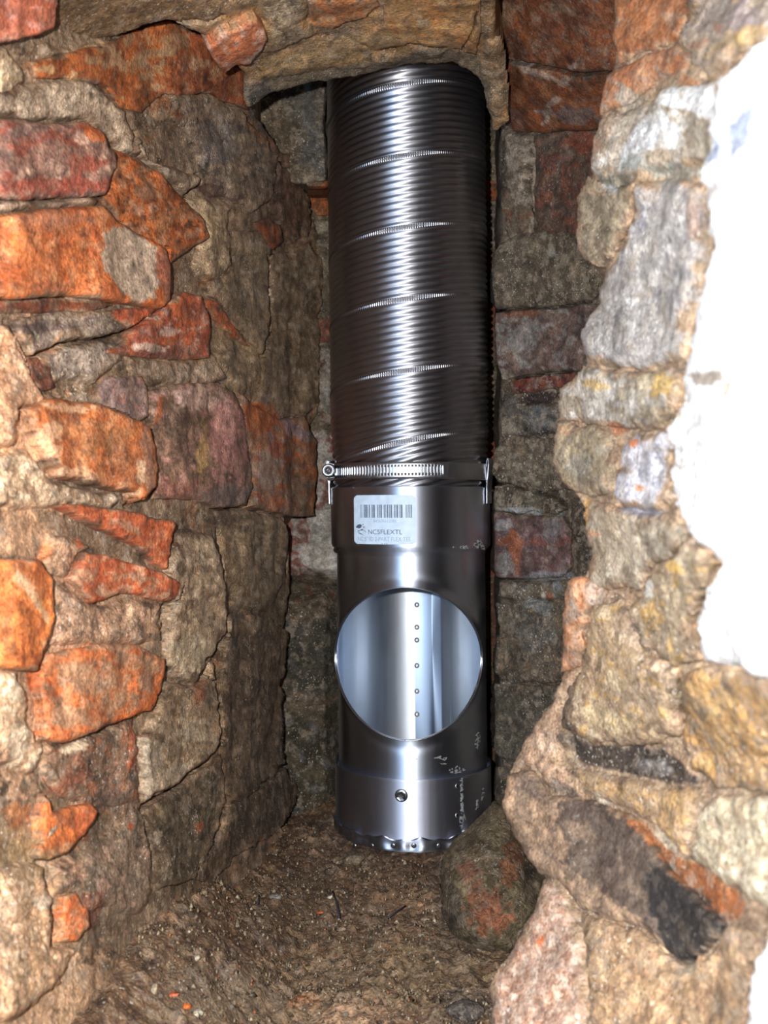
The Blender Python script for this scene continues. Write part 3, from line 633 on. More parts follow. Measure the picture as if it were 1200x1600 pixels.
S.piece('stone', [(781, 944), (800, 942), (885, 940), (950, 950), (950, 1062), (860, 1066), (800, 1066), (778, 1050), (774, 1020), (786, 985)], 12, (98, 88, 74), [((82, 74, 64), .35, 20), ((116, 96, 74), .2, 14)], (0, 0), 8, 4, rough=1.3)
S.splat(850, 948, 30, 12, 14, (128, 136, 138), .7, .7); S.splat(800, 960, 22, 18, 0, (120, 110, 94), .6, .8); S.splat(840, 990, 40, 30, 0, (98, 100, 104), .5, .9); S.splat(813, 962, 4, 4, 0, (190, 182, 168), .9, .3)
S.piece('stone', [(776, 1066), (800, 1070), (860, 1070), (950, 1066), (950, 1190), (800, 1192), (776, 1168), (771, 1110)], 13, (86, 80, 68), [((70, 66, 58), .4, 20), ((104, 96, 82), .2, 12)], (0, 0), 9, 4, rough=1.3)
S.splat(800, 1068, 24, 5, 0, (146, 138, 124), .7, .9)
S.piece('stone', [(776, 1196), (900, 1196), (900, 1420), (780, 1420), (772, 1240)], 7, (70, 60, 46), [((54, 46, 36), .4, 20)], (0, 0), 9, 4)

MASK_L = rough_poly([(-400, -400), (402, -400), (402, 178), (438, 232), (482, 290), (488, 330), (500, 372), (500, 640), (490, 664), (490, 800), (446, 808), (454, 900), (450, 960), (442, 1000), (440, 1200), (428, 1282),
                     (446, 1300), (500, 1320), (560, 1330), (560, 1900), (-400, 1900)], 5, 8.8)

for q in [[(4, 500), (14, 540), (30, 575), (45, 600), (60, 612)],
          [(248, 388), (252, 430), (251, 470), (240, 485), (215, 500), (195, 517), (150, 530), (100, 533), (70, 548), (45, 560)],
          [(128, 627), (180, 648), (213, 667), (226, 700), (226, 740), (222, 768), (200, 784), (192, 792)],
          [(261, 818), (258, 860), (252, 893)], [(274, 914), (270, 938), (250, 946), (252, 1000)],
          [(340, 826), (349, 880), (345, 905), (351, 985), (340, 1012), (312, 1035), (322, 1060), (336, 1066), (338, 1120), (337, 1165), (310, 1196), (268, 1234), (222, 1258), (217, 1266), (230, 1310), (240, 1360)],
          [(208, 205), (209, 242)], [(306, 272), (309, 290), (288, 307)], [(60, 868), (71, 905), (72, 960)], [(58, 1346), (70, 1380), (79, 1430), (79, 1476)],
          [(414, 400), (421, 440), (420, 480), (414, 520), (404, 556)], [(424, 248), (440, 262), (472, 286)], [(440, 806), (453, 850), (447, 900)], [(326, 795), (384, 793), (440, 806)]]:
    WL.crack(q, 3.6, 0.012)
CL.crack([(200, 58), (240, 45), (290, 34), (330, 30), (348, 20)], 3.2, 0.010); CL.crack([(718, 84), (733, 52), (745, 18)], 2.6, 0.006)
WR.crack([(784, 485), (830, 482), (880, 480), (920, 470)], 3.4, 0.012); WR.crack([(838, 768), (870, 776), (886, 792), (884, 802)], 3.6, 0.012); WR.crack([(782, 905), (840, 908), (900, 902)], 3.4, 0.010)
WR.crack([(776, 756), (800, 758), (850, 770)], 3.0, .008); WR.crack([(786, 596), (860, 584), (900, 580)], 3.0, .008)

# dust and mortar smears lying over the left bricks
for a in [(120, 1062, 44, 24, 20), (186, 1032, 34, 14, 10), (95, 1120, 28, 20, 0), (172, 1096, 30, 15, -20), (212, 1062, 12, 24, 10), (150, 1010, 60, 10, 0)]:
    WL.splat(*a, (182, 144, 110), .75, 1.1)
for a in [(205, 905, 28, 7, 10), (160, 928, 22, 9, 10), (112, 902, 18, 14, 0), (180, 826, 24, 7, 20), (225, 935, 22, 7, 0)]:
    WL.splat(*a, (180, 142, 112), .7, 1.1)
for a in [(250, 520, 18, 9, 0), (230, 500, 12, 6, 30), (215, 545, 34, 7, 0)]:
    WL.splat(*a, (206, 186, 170), .8, 1.0)
for a in [(50, 690, 24, 40, 0), (100, 742, 34, 9, 5), (90, 640, 40, 8, 5)]:
    WL.splat(*a, (216, 170, 130), .8, 1.0)
for a in [(215, 300, 24, 14, 30), (240, 350, 16, 22, 20), (270, 335, 18, 10, 40)]:
    WL.splat(*a, (150, 110, 80), .6, 1.1)
for a in [(250, 80, 40, 9, -15), (210, 100, 24, 14, 0), (150, 95, 30, 8, 0), (300, 95, 18, 12, 0), (270, 60, 30, 8, -5), (330, 110, 12, 16, 0)]:
    WL.splat(*a, (164, 134, 96), .7, 1.1)
WL.splat(230, 150, 50, 14, 30, (120, 62, 28), .7, 1.0); WL.splat(345, 135, 22, 22, 0, (104, 56, 30), .7, 1.0)
for a in [(30, 360, 50, 8, 0), (90, 345, 40, 7, -5), (60, 450, 60, 8, 0)]:
    WL.splat(*a, (170, 100, 70), .6, 1.0)
# ================================================================= NEAR RIGHT JAMB of the broken hole, close to the lens
xsF = [740, 800, 860, 900, 940, 1000, 1060, 1100, 1140, 1200, 1420]
WF = Surf('wall_front', xsF, [-300, 0, 150, 300, 450, 800, 1050, 1180, 1320, 1500, 1850], [
    [.52, .50, .48, .46, .44, .41, .38, .36, .34, .31, .22],
    [.60, .58, .56, .54, .52, .48, .44, .41, .38, .33, .21],
    [.60, .57, .55, .53, .50, .45, .40, .36, .31, .26, .17],
    [.59, .56, .54, .52, .48, .43, .385, .35, .285, .235, .155],
    [.58, .56, .53, .50, .47, .42, .375, .345, .275, .225, .15],
    [.57, .55, .52, .50, .465, .415, .365, .33, .275, .225, .15],
    [.57, .55, .53, .50, .48, .435, .395, .365, .335, .28, .18],
    [.57, .55, .52, .50, .48, .45, .42, .395, .37, .33, .22],
    [.54, .52, .50, .48, .465, .435, .41, .39, .37, .335, .23],
    [.50, .48, .46, .445, .43, .41, .39, .37, .35, .30, .21],
    [.42, .41, .39, .38, .37, .35, .33, .31, .29, .26, .19]],
    3.4, 0.006, (176, 146, 116), [((198, 168, 132), .3, 40), ((150, 120, 92), .3, 30), ((120, 96, 76), .12, 16)], 0.84, 13.0)
S = WF; S.flat = 0.7
MASK_F = rough_poly([(968, -420), (1600, -420), (1600, 1950), (700, 1950), (768, 1610), (766, 1540), (800, 1482), (834, 1424), (850, 1372), (826, 1340), (800, 1300), (790, 1262), (796, 1205), (824, 1152), (858, 1104),
                     (876, 1050), (884, 962), (894, 906), (914, 896), (924, 862), (914, 806), (892, 762), (874, 736), (867, 690), (873, 652), (875, 606), (904, 590), (918, 566), (908, 520), (930, 478), (940, 440), (938, 420), (912, 404), (898, 366),
                     (906, 304), (922, 270), (940, 184), (950, 120), (962, 60)], 4.5, 6.1)
def sp(*a, **k): S.splat(*a, **k)
S.piece('brick', [(966, -80), (1088, -80), (1080, 40), (1062, 66), (1010, 84), (975, 104), (962, 60)], 10, (184, 104, 62), [((196, 120, 80), .35, 30), ((206, 160, 128), .15, 20)], (0, 0), 12, 5, 3.4)
S.piece('brick', [(950, 120), (975, 108), (1018, 86), (1064, 70), (1080, 90), (1020, 130), (990, 160), (942, 186)], 9, (190, 112, 74), [((200, 140, 104), .35, 24), ((170, 150, 132), .15, 16)], (0, 0), 12, 5, 3.4)
S.piece('stone', [(1088, -80), (1420, -80), (1420, -40), (1200, 70), (1110, 124), (1082, 92), (1064, 68), (1084, 36)], 12, (178, 156, 136), [((160, 144, 134), .35, 30), ((204, 176, 148), .25, 26)], (0, 0), 14, 6, 3.4, rough=1.6)
for a in [(1150, 30, 40, 30, 0, (160, 142, 134)), (1150, 75, 46, 14, -20, (190, 156, 108)), (1064, 106, 18, 9, -10, (206, 120, 78)), (1076, 128, 16, 11, 0, (208, 124, 78)), (1130, 50, 10, 8, 0, (192, 124, 100)),
          (1100, 74, 18, 8, -20, (178, 124, 96)), (1165, 8, 22, 6, -20, (226, 180, 130)), (1180, 40, 30, 30, 0, (176, 156, 156)), (1130, 12, 24, 14, 0, (170, 156, 142)), (1190, 60, 30, 12, -30, (200, 160, 96))]:
    sp(*a, a=.7, rag=.9)
S.piece('mortar_lump', [(940, 190), (1000, 160), (1060, 132), (1110, 128), (1130, 170), (1112, 250), (1060, 262), (1012, 282), (960, 300), (925, 268)], 12, (206, 190, 170), [((236, 230, 220), .35, 26), ((170, 150, 124), .25, 20)], (0, 0), 14, 6, 3.4, rough=1.8)
S.splatp([(972, 256), (980, 232), (1010, 188), (1050, 172), (1078, 204), (1066, 232), (1030, 240), (1000, 252), (985, 264)], (250, 250, 250), .95, 6)  # flash burn-out painted as white patches, here and on the next line
S.splatp([(1045, 168), (1060, 140), (1120, 128), (1130, 160), (1126, 190), (1100, 180), (1070, 170)], (250, 250, 250), .95, 6)
for a in [(950, 200, 22, 26, 0, (186, 152, 122)), (930, 240, 14, 30, 10, (208, 160, 126)), (990, 160, 22, 20, 0, (176, 166, 150)), (1110, 220, 16, 36, 0, (170, 156, 132)), (1060, 270, 50, 14, 0, (170, 172, 160)),
          (1040, 175, 14, 9, 0, (190, 180, 160)), (950, 290, 14, 10, 20, (214, 226, 234)), (965, 296, 12, 9, 0, (226, 232, 236)), (1000, 258, 26, 12, 0, (196, 206, 204))]:
    sp(*a, a=.75, rag=.9)
S.piece('stone', [(904, 306), (922, 274), (960, 296), (1000, 290), (996, 330), (980, 372), (950, 406), (938, 418), (912, 402), (898, 366)], 12, (168, 152, 124), [((190, 172, 142), .3, 20), ((136, 120, 96), .3, 16)], (0, 0), 14, 5, 3.4, rough=1.6)
S.splat(975, 285, 28, 12, 0, (132, 128, 110), .7, .9)
S.piece('mortar_lump', [(1000, 288), (1060, 276), (1106, 284), (1114, 330), (1110, 400), (1094, 470), (1080, 560), (1060, 566), (1000, 580), (930, 572), (918, 556), (908, 522), (934, 476), (944, 424), (980, 376), (998, 330)],
        13, (178, 172, 168), [((162, 156, 156), .35, 40), ((198, 192, 186), .25, 24)], (0, 0), 12, 4, 3.4, label='smooth grey mortar slab')
for a in [(1000, 470, 10, 7, 20, (240, 240, 240)), (1010, 355, 8, 22, 20, (132, 130, 140)), (1095, 340, 10, 40, 0, (190, 160, 146)), (925, 500, 8, 40, 12, (200, 196, 196)), (912, 520, 10, 14, 0, (226, 232, 240)), (1010, 390, 10, 8, 0, (220, 214, 206))]:
    sp(*a, a=.8, rag=.7)
S.piece('stone', [(876, 606), (906, 592), (920, 572), (1000, 584), (1060, 570), (1078, 580), (1072, 622), (1040, 668), (1000, 672), (930, 664), (872, 654)], 13, (192, 184, 172), [((216, 210, 204), .3, 24), ((160, 146, 124), .3, 20)], (0, 0), 14, 5, 3.4, rough=1.8)
for a in [(1050, 600, 26, 26, 0, (200, 158, 76)), (948, 602, 16, 8, 10, (214, 176, 104)), (1020, 600, 14, 26, 10, (212, 190, 150)), (890, 640, 14, 14, 0, (160, 146, 124)), (1040, 648, 34, 14, 0, (160, 138, 108))]:
    sp(*a, a=.75, rag=.8)
S.piece('stone', [(872, 658), (930, 668), (966, 676), (978, 710), (964, 770), (930, 776), (892, 762), (874, 736), (867, 690)], 14, (172, 154, 122), [((196, 178, 142), .3, 22), ((140, 128, 108), .3, 18)], (0, 0), 16, 5, 3.4, rough=1.3)
for a in [(890, 672, 22, 10, 10, (194, 150, 112)), (915, 730, 24, 20, 0, (148, 142, 130)), (955, 705, 14, 9, 0, (216, 204, 180)), (970, 670, 14, 10, 0, (216, 124, 84))]:
    sp(*a, a=.75, rag=.8)
S.piece('mortar_lump', [(970, 700), (984, 676), (1040, 672), (1052, 700), (1046, 740), (1060, 780), (1040, 800), (1000, 800), (964, 786)], 12, (206, 206, 218), [((224, 224, 234), .35, 24), ((180, 176, 180), .25, 20)], (0, 0), 14, 5, 3.4, label='pale lilac grey mortar lump')
for a in [(996, 692, 16, 8, 0, (232, 118, 72)), (1004, 763, 9, 6, 0, (206, 140, 100)), (1010, 800, 40, 8, 4, (150, 148, 160))]:
    sp(*a, a=.9, rag=.5)
S.piece('stone', [(912, 800), (930, 780), (964, 788), (1000, 804), (1050, 800), (1090, 830), (1060, 870), (1020, 880), (1000, 920), (950, 920), (924, 905), (926, 862)], 12, (178, 162, 138), [((196, 184, 164), .3, 24), ((150, 132, 108), .3, 20)], (0, 0), 16, 5, 3.4, rough=1.5)
S.splat(920, 800, 10, 26, 0, (196, 146, 84), .7, .8); S.splat(936, 832, 10, 6, 20, (210, 110, 60), .5, .8)
S.piece('stone', [(1000, 924), (1024, 884), (1062, 872), (1092, 836), (1128, 876), (1118, 904), (1094, 962), (1106, 1030), (1060, 1040), (1010, 1010), (980, 960)], 14, (178, 156, 124), [((200, 180, 148), .3, 26), ((204, 160, 90), .25, 24), ((150, 126, 100), .2, 16)], (0, 0), 16, 6, 3.4, rough=1.7)
S.splat(1075, 884, 22, 10, 20, (226, 176, 82), .85, .7); S.splat(1022, 918, 10, 14, 0, (246, 240, 226), .9, .6); S.splat(1070, 1036, 26, 10, 0, (226, 196, 152), .7, .8)
S.piece('brick', [(894, 908), (914, 898), (940, 908), (936, 940), (912, 990), (910, 1040), (880, 1052), (884, 962)], 13, (200, 128, 88), [((212, 150, 116), .3, 20), ((170, 134, 108), .25, 16)], (0, 0), 14, 5, 3.4)
S.splat(908, 955, 10, 18, 0, (150, 136, 124), .7, .8); S.splat(935, 930, 12, 22, 10, (196, 180, 168), .6, .8)
S.piece('stone', [(938, 944), (980, 936), (990, 968), (1012, 1016), (1060, 1044), (1070, 1090), (1066, 1150), (1000, 1164), (930, 1160), (884, 1130), (890, 1080), (916, 1042), (914, 992)], 16, (188, 158, 122), [((206, 182, 146), .3, 22), ((158, 130, 100), .3, 18), ((206, 164, 96), .15, 18)], (0, 0), 18, 6, 3.4, rough=2.0)
for a in [(965, 1125, 44, 18, 15, (222, 198, 150)), (1000, 990, 30, 20, 30, (190, 166, 142)), (930, 1060, 16, 36, 10, (196, 160, 124)), (1010, 1080, 34, 18, 0, (176, 150, 124)), (980, 1060, 20, 14, 40, (206, 186, 146))]:
    sp(*a, a=.6, rag=.9)
S.piece('mortar_lump', [(826, 1154), (858, 1106), (880, 1054), (908, 1046), (886, 1084), (882, 1130), (900, 1150), (880, 1190), (900, 1230), (870, 1240), (840, 1200), (800, 1210)], 12, (198, 158, 126), [((214, 180, 150), .3, 18), ((168, 132, 104), .3, 16)], (0, 0), 14, 5, 3.4, rough=1.8)
S.splat(893, 1120, 14, 50, 8, (112, 94, 78), .75, .9); S.splat(905, 1160, 30, 14, 20, (90, 78, 68), .75, .9)
S.piece('stone', [(1070, 1060), (1108, 1036), (1200, 1060), (1420, 1060), (1420, 1230), (1190, 1236), (1120, 1230), (1090, 1200), (1072, 1150)], 12, (192, 144, 86), [((206, 164, 104), .35, 40), ((168, 126, 78), .25, 30), ((150, 128, 104), .15, 20)], (0, 0), 18, 6, 3.4, rough=1.4, label='ochre brown stone')
S.splat(1080, 1085, 30, 20, 0, (146, 124, 94), .7, .9)
# shade in the hollow between upper stones and sooted slab, painted on dark
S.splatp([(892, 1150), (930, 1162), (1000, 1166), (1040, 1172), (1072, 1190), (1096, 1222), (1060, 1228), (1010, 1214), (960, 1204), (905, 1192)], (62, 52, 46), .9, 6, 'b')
S.piece('stone', [(985, 1206), (1000, 1178), (1030, 1174), (1060, 1196), (1062, 1216), (1020, 1218)], 6, (120, 112, 108), [((86, 80, 78), .4, 12), ((170, 166, 160), .2, 8)], (0, 0), 10, 4, 3.4, label='dark grey stone deep in the hollow')
S.piece('mortar_lump', [(902, 1196), (960, 1208), (1010, 1222), (1060, 1232), (1098, 1230), (1120, 1250), (1090, 1290), (1080, 1340), (1040, 1300), (990, 1270), (940, 1250), (900, 1240)], 11, (196, 154, 104), [((208, 166, 104), .35, 24), ((176, 146, 112), .25, 18)], (0, 0), 12, 5, 3.4, rough=1.6)
S.splat(945, 1250, 10, 14, -40, (206, 190, 172), .6, .8)
S.piece('mortar_lump', [(1086, 1300), (1100, 1254), (1130, 1236), (1200, 1242), (1420, 1240), (1420, 1420), (1200, 1420), (1170, 1400), (1120, 1370), (1084, 1342)], 15, (214, 196, 162), [((226, 212, 184), .35, 36), ((190, 166, 132), .25, 24)], (0, 0), 18, 6, 3.4, rough=1.3, label='cream mortar lump')
S.splat(1040, 1310, 30, 12, 40, (196, 188, 164), .6, .8)
S.splatp([(980, 1272), (1010, 1290), (1056, 1336), (1092, 1350), (1120, 1372), (1176, 1412), (1170, 1440), (1130, 1440), (1090, 1400), (1040, 1340), (990, 1296)], (158, 84, 42), .85, 7)
S.splatp([(1090, 1364), (1130, 1368), (1168, 1410), (1160, 1432), (1110, 1424)], (170, 84, 36), .7, 6)
S.piece('brick', [(800, 1214), (838, 1204), (868, 1244), (900, 1244), (940, 1254), (992, 1276), (1044, 1340), (1096, 1404), (1140, 1446), (1110, 1480), (1072, 1506), (1010, 1450), (960, 1440), (910, 1420), (880, 1380), (850, 1366), (822, 1330), (792, 1262)],
        14, (168, 136, 108), [((190, 156, 122), .3, 26), ((130, 106, 88), .3, 20)], (0, 0), 14, 5, 3.4, rough=1.5, label='soot blackened brick')
S.splatp([(896, 1240), (930, 1252), (990, 1284), (1044, 1342), (1096, 1402), (1142, 1446), (1110, 1482), (1080, 1508), (1052, 1502), (1040, 1470), (1010, 1440), (970, 1410), (930, 1390), (890, 1352), (900, 1320), (880, 1290)], (78, 66, 60), .8, 16)
S.splatp([(1030, 1350), (1060, 1368), (1096, 1404), (1142, 1446), (1110, 1480), (1080, 1506), (1054, 1500), (1042, 1462), (1030, 1420), (1020, 1380)], (40, 37, 37), .92, 9)
S.splat(840, 1230, 26, 18, 40, (112, 94, 84), .7, .9); S.splat(880, 1230, 20, 12, 40, (92, 80, 74), .6, .9); S.splat(920, 1300, 24, 18, 40, (150, 122, 98), .5, .9); S.splat(960, 1330, 26, 20, 30, (96, 82, 74), .6, .9)
S.splat(808, 1250, 12, 40, 0, (204, 164, 128), .7, .8); S.splat(860, 1160, 20, 20, 0, (214, 184, 158), .6, .9)
S.piece('mortar_lump', [(850, 1374), (878, 1386), (908, 1424), (920, 1500), (930, 1640), (930, 1900), (700, 1900), (768, 1610), (766, 1540), (800, 1482), (834, 1424)], 13, (206, 164, 140), [((224, 196, 176), .35, 16), ((180, 132, 106), .3, 14)], (0, 0), 14, 4, 3.4, rough=2.0, label='pinkish granular mortar')
S.splat(852, 1472, 5, 11, 30, (226, 92, 48), .95, .4)
S.piece('stone', [(912, 1426), (960, 1444), (1008, 1454), (1044, 1490), (1072, 1512), (1112, 1486), (1146, 1450), (1180, 1440), (1192, 1470), (1176, 1520), (1160, 1640), (1160, 1900), (934, 1900), (930, 1600), (922, 1500)], 10, (184, 146, 106), [((198, 164, 124), .35, 30), ((158, 122, 90), .3, 24)], (0, 0), 16, 6, 3.4, rough=1.8, label='tan brown stone')
S.splat(1080, 1515, 20, 12, 0, (186, 172, 146), .6, .8); S.splat(1142, 1500, 7, 14, 0, (236, 228, 210), .8, .6); S.splat(1165, 1470, 20, 10, 0, (216, 186, 168), .6, .9)
PLASTER = [((250, 250, 250), .3, 40)]
S.piece('plaster', [(1112, 300), (1094, 272), (1118, 250), (1134, 176), (1124, 130), (1200, 74), (1430, -60), (1430, 1056), (1200, 1056), (1150, 1046), (1108, 1030), (1098, 962), (1120, 906), (1132, 876), (1094, 836), (1058, 790), (1048, 742), (1054, 700), (1044, 676), (1074, 624), (1084, 562), (1098, 472), (1116, 400)],
        16, (246, 245, 243), PLASTER, (0.012, 0), 14, 7, 3.4, rough=1.8, dust=.0, label='white plaster coat at the room side of the hole')
S.splatp([(1120, 246), (1150, 200), (1200, 166), (1420, 120), (1420, 220), (1200, 226), (1160, 244), (1130, 256)], (156, 168, 198), .8, 6)  # bluish shadow tone painted across the plaster
for a in [(1130, 590, 40, 12, -4, (140, 122, 104)), (1166, 606, 8, 18, 0, (120, 100, 84)), (1170, 655, 16, 10, -20, (178, 180, 190)), (1128, 880, 8, 8, 0, (150, 116, 80)), (1130, 300, 20, 6, -40, (196, 182, 180)), (1180, 290, 14, 6, -20, (190, 178, 180)),
          (1165, 270, 30, 6, -35, (206, 192, 186)), (1070, 730, 20, 6, 10, (190, 182, 176)), (1190, 335, 16, 4, -10, (200, 190, 180))]:
    sp(*a, a=.8, rag=.7)
S.piece('plaster', [(1168, 1640), (1176, 1560), (1190, 1500), (1210, 1470), (1430, 1420), (1430, 1900), (1160, 1900)], 16, (246, 245, 243), PLASTER, (0, 0), 12, 6, 3.4, dust=0, label='white plaster remnant at the lower jamb')
# ================================================================= build the masonry
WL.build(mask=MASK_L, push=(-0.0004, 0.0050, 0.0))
WB.build()
WR.build()
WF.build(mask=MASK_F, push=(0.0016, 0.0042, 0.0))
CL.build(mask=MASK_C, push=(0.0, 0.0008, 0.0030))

# the chimney breast round the hole: room-side face (seen only at the right jamb) and the mass behind it
M_ROOM = flat0 = masonry('room_plaster', 1.0, 0.9, 0.3, 0.3)
def breast():
    L, R_ = np.array([-0.180, 0.372]), np.array([0.071, 0.152]); D = R_ - L
    def at(t, z): p = L + D * t; return (p[0], p[1], z)
    zt, zb = 1.2, -0.6; tl, tr = -4.2, 2.9
    V = [at(tl, zb), at(tl, zt), at(0, zb), at(0, zt), at(1, zb), at(1, zt), at(tr, zb), at(tr, zt), at(0, .245), at(1, .116), at(0, -.30), at(1, -.116)]
    Fc = [(0, 2, 3, 1), (4, 6, 7, 5), (8, 9, 5, 3), (2, 4, 11, 10), (2, 10, 8, 3) if False else (10, 8, 3, 2) ]
    Fc = [(0, 2, 3, 1), (4, 6, 7, 5), (8, 9, 5, 3), (2, 4, 11, 10)]
    b = len(V); x0, y0, _ = at(tl, 0); x1, y1, _ = at(tr, 0)
    V += [(x0, 1.7, zb), (x0, 1.7, zt), (x1, 1.7, zb), (x1, 1.7, zt)]
    Fc += [(0, 1, b + 1, b), (6, 7, b + 3, b + 2), (b, b + 1, b + 3, b + 2), (1, 7, b + 3, b + 1), (0, 6, b + 2, b)]
    C = np.tile(lin(np.array((150, 130, 110))), (len(V), 1))
    o = mesh_obj('wall_room', np.array(V), Fc, M_ROOM, None, C, smooth=False); o['kind'] = 'structure'
breast()
# ---------------------------------------------------------------- metal and print materials
def metal(name, base, rough, smudge=0.12, dirt=0.25, scale=1.0, aniso=0.0):
    m, nt, b = nodes_of(name)
    if aniso:       # fine rolling marks running round the pipe
        tg = N(nt, 'ShaderNodeTangent', direction_type='RADIAL', axis='Z')
        nt.links.new(tg.outputs[0], b.inputs['Tangent'])
        b.inputs['Anisotropic'].default_value = aniso; b.inputs['Anisotropic Rotation'].default_value = 0.25
    tc = N(nt, 'ShaderNodeTexCoord').outputs['Object']
    mp = N(nt, 'ShaderNodeMapping'); mp.inputs['Scale'].default_value = (260 * scale, 260 * scale, 14 * scale)
    nt.links.new(tc, mp.inputs['Vector'])
    n1 = N(nt, 'ShaderNodeTexNoise'); n1.inputs['Scale'].default_value = 1.0; n1.inputs['Detail'].default_value = 4
    nt.links.new(mp.outputs[0], n1.inputs['Vector'])
    n2_ = N(nt, 'ShaderNodeTexNoise'); n2_.inputs['Scale'].default_value = 45 * scale; n2_.inputs['Detail'].default_value = 5
    nt.links.new(tc, n2_.inputs['Vector'])
    n3 = N(nt, 'ShaderNodeTexNoise'); n3.inputs['Scale'].default_value = 520 * scale; n3.inputs['Detail'].default_value = 2
    nt.links.new(tc, n3.inputs['Vector'])
    b.inputs['Metallic'].default_value = 1.0
    c = mixc(nt, 'MIX', ramp(nt, n2_.outputs[0], [(0.52, 0.0), (0.72, dirt)]), (*base, 1), (base[0] * .66, base[1] * .65, base[2] * .63, 1))
    c = mixc(nt, 'MIX', ramp(nt, n3.outputs[0], [(0.70, 0.0), (0.76, 0.55)]), c, (0.75, 0.74, 0.70, 1))
    nt.links.new(c, b.inputs['Base Color'])
    s1 = N(nt, 'ShaderNodeMath', operation='ADD')
    nt.links.new(ramp(nt, n1.outputs[0], [(0.3, 0.0), (0.7, smudge)]), s1.inputs[0])
    nt.links.new(ramp(nt, n2_.outputs[0], [(0.3, rough), (0.75, rough + smudge)]), s1.inputs[1])
    nt.links.new(s1.outputs[0], b.inputs['Roughness'])
    return m

M_STEEL = metal('brushed_stainless', (0.60, 0.66, 0.78), 0.40, 0.06, aniso=0.90)
M_INNER = metal('bright_stainless', (0.70, 0.76, 0.84), 0.46, 0.06, 0.12, aniso=0.75)
M_CAP = metal('cap_steel', (0.70, 0.73, 0.86), 0.50, 0.06, aniso=0.88)
M_LAP = metal('lap_strip_steel', (0.60, 0.74, 0.95), 0.5, 0.05, 0.1, aniso=0.6)  # blue of the reflected room light put into the strip's steel colour
M_HOSE = metal('corrugated_stainless', (0.47, 0.48, 0.53), 0.38, 0.05, 0.3, aniso=0.92)
M_CLAMP = metal('clamp_steel', (0.40, 0.42, 0.46), 0.27, 0.08, 0.2)

def flat(name, c, rough=0.6, spec=0.3, attr=False):
    m, nt, b = nodes_of(name)
    n = N(nt, 'ShaderNodeTexNoise'); n.inputs['Scale'].default_value = 160; n.inputs['Detail'].default_value = 4
    tc = N(nt, 'ShaderNodeTexCoord'); nt.links.new(tc.outputs['Object'], n.inputs['Vector'])
    src = (*c, 1)
    if attr: src = N(nt, 'ShaderNodeAttribute', attribute_name='Col').outputs['Color']
    nt.links.new(mixc(nt, 'MULTIPLY', 1.0, src, ramp(nt, n.outputs[0], [(0.3, 0.88), (0.7, 1.06)])), b.inputs['Base Color'])
    b.inputs['Roughness'].default_value = rough; b.inputs['Specular IOR Level'].default_value = spec
    return m
M_PAPER = flat('label_paper', (0.62, 0.77, 0.95), 0.45)
M_INK = flat('label_ink', (0.10, 0.12, 0.18), 0.6)
M_INK2 = flat('faded_ink', (0.34, 0.40, 0.50), 0.6)
M_INK3 = flat('stamp_ink', (0.035, 0.035, 0.05), 0.6)
M_CAULK = flat('sealant', (0.27, 0.27, 0.265), 0.4, 0.5)
M_BURN = flat('weld_stain', (0.23, 0.19, 0.14), 0.5)

# ---------------------------------------------------------------- the pipe's own axis
AY = 0.92
def ax(z): return 0.0237 - 0.0105 * z
def cylp(th, z, r):
    th, z, r = np.broadcast_arrays(np.asarray(th, float), np.asarray(z, float), np.asarray(r, float))
    return np.stack([ax(z) + r * np.sin(th), AY - r * np.cos(th), z], -1)
def zpx(py, r=0.071, th=0.0): return -(py - CY) * (AY - r * math.cos(th)) / F
def thpx(px, py, r):
    th = 0.0
    for _ in range(40):
        z = zpx(py, r, th)
        x = (px - CX) * (AY - r * math.cos(th)) / F
        th = math.asin(max(-0.999, min(0.999, (x - ax(z)) / r)))
    return th

def lathe(name, prof, mat, parent, n=128, t0=-math.pi, t1=math.pi, wob=None):
    prof = np.array(prof, float); full = t1 - t0 > 6.28
    th = np.linspace(t0, t1, n, endpoint=not full)
    T, R = np.meshgrid(th, prof[:, 0]); _, Z = np.meshgrid(th, prof[:, 1])
    if wob is not None: R, Z = wob(T, R, Z)
    V = cylp(T, Z, R).reshape(-1, 3)
    return mesh_obj(name, V, grid_faces(len(prof), n, full), mat, parent)

ZB = -0.2836
# ================================================================= flexible liner
R_H, LEAD = 0.0709, 0.0595
hose = thing('flexible_chimney_liner', 'tall dark corrugated stainless flexible flue hose rising through the masonry', 'flue hose', (ax(0.03), AY, 0.0))
def hose_r(ph):
    q = ph * 10.2
    rib = np.abs(np.cos(np.pi * q)) ** 0.75
    r = R_H - 0.0024 * (1 - rib)
    return np.where(ph < 0.098, R_H - 0.0006, r)
SPS = 132
s0, s1 = -0.02, 0.84
ns = int((s1 - s0) / LEAD * SPS)
sv = np.linspace(s0, s1, ns); nth = 121
tv = np.linspace(-math.pi, math.pi, nth)
TT, SS = np.meshgrid(tv, sv)
ZZ = SS + LEAD * TT / (2 * math.pi)
PH = np.mod((SS - 0.0584) / LEAD + 0.049, 1.0)
squash = sstep(0.085, 0.045, ZZ)
RR = hose_r(PH) - 0.0012 * squash
RR = RR + 0.00025 * noise3(np.stack([TT.ravel() * 3, ZZ.ravel() * 60, ZZ.ravel() * 0], 1)).reshape(TT.shape)
ZZ = ZZ + squash * 0.004 * np.sin(TT * 2.0 + 0.6)
mesh_obj('corrugated_tube', cylp(TT, ZZ, RR).reshape(-1, 3), grid_faces(ns, nth), M_HOSE, hose)
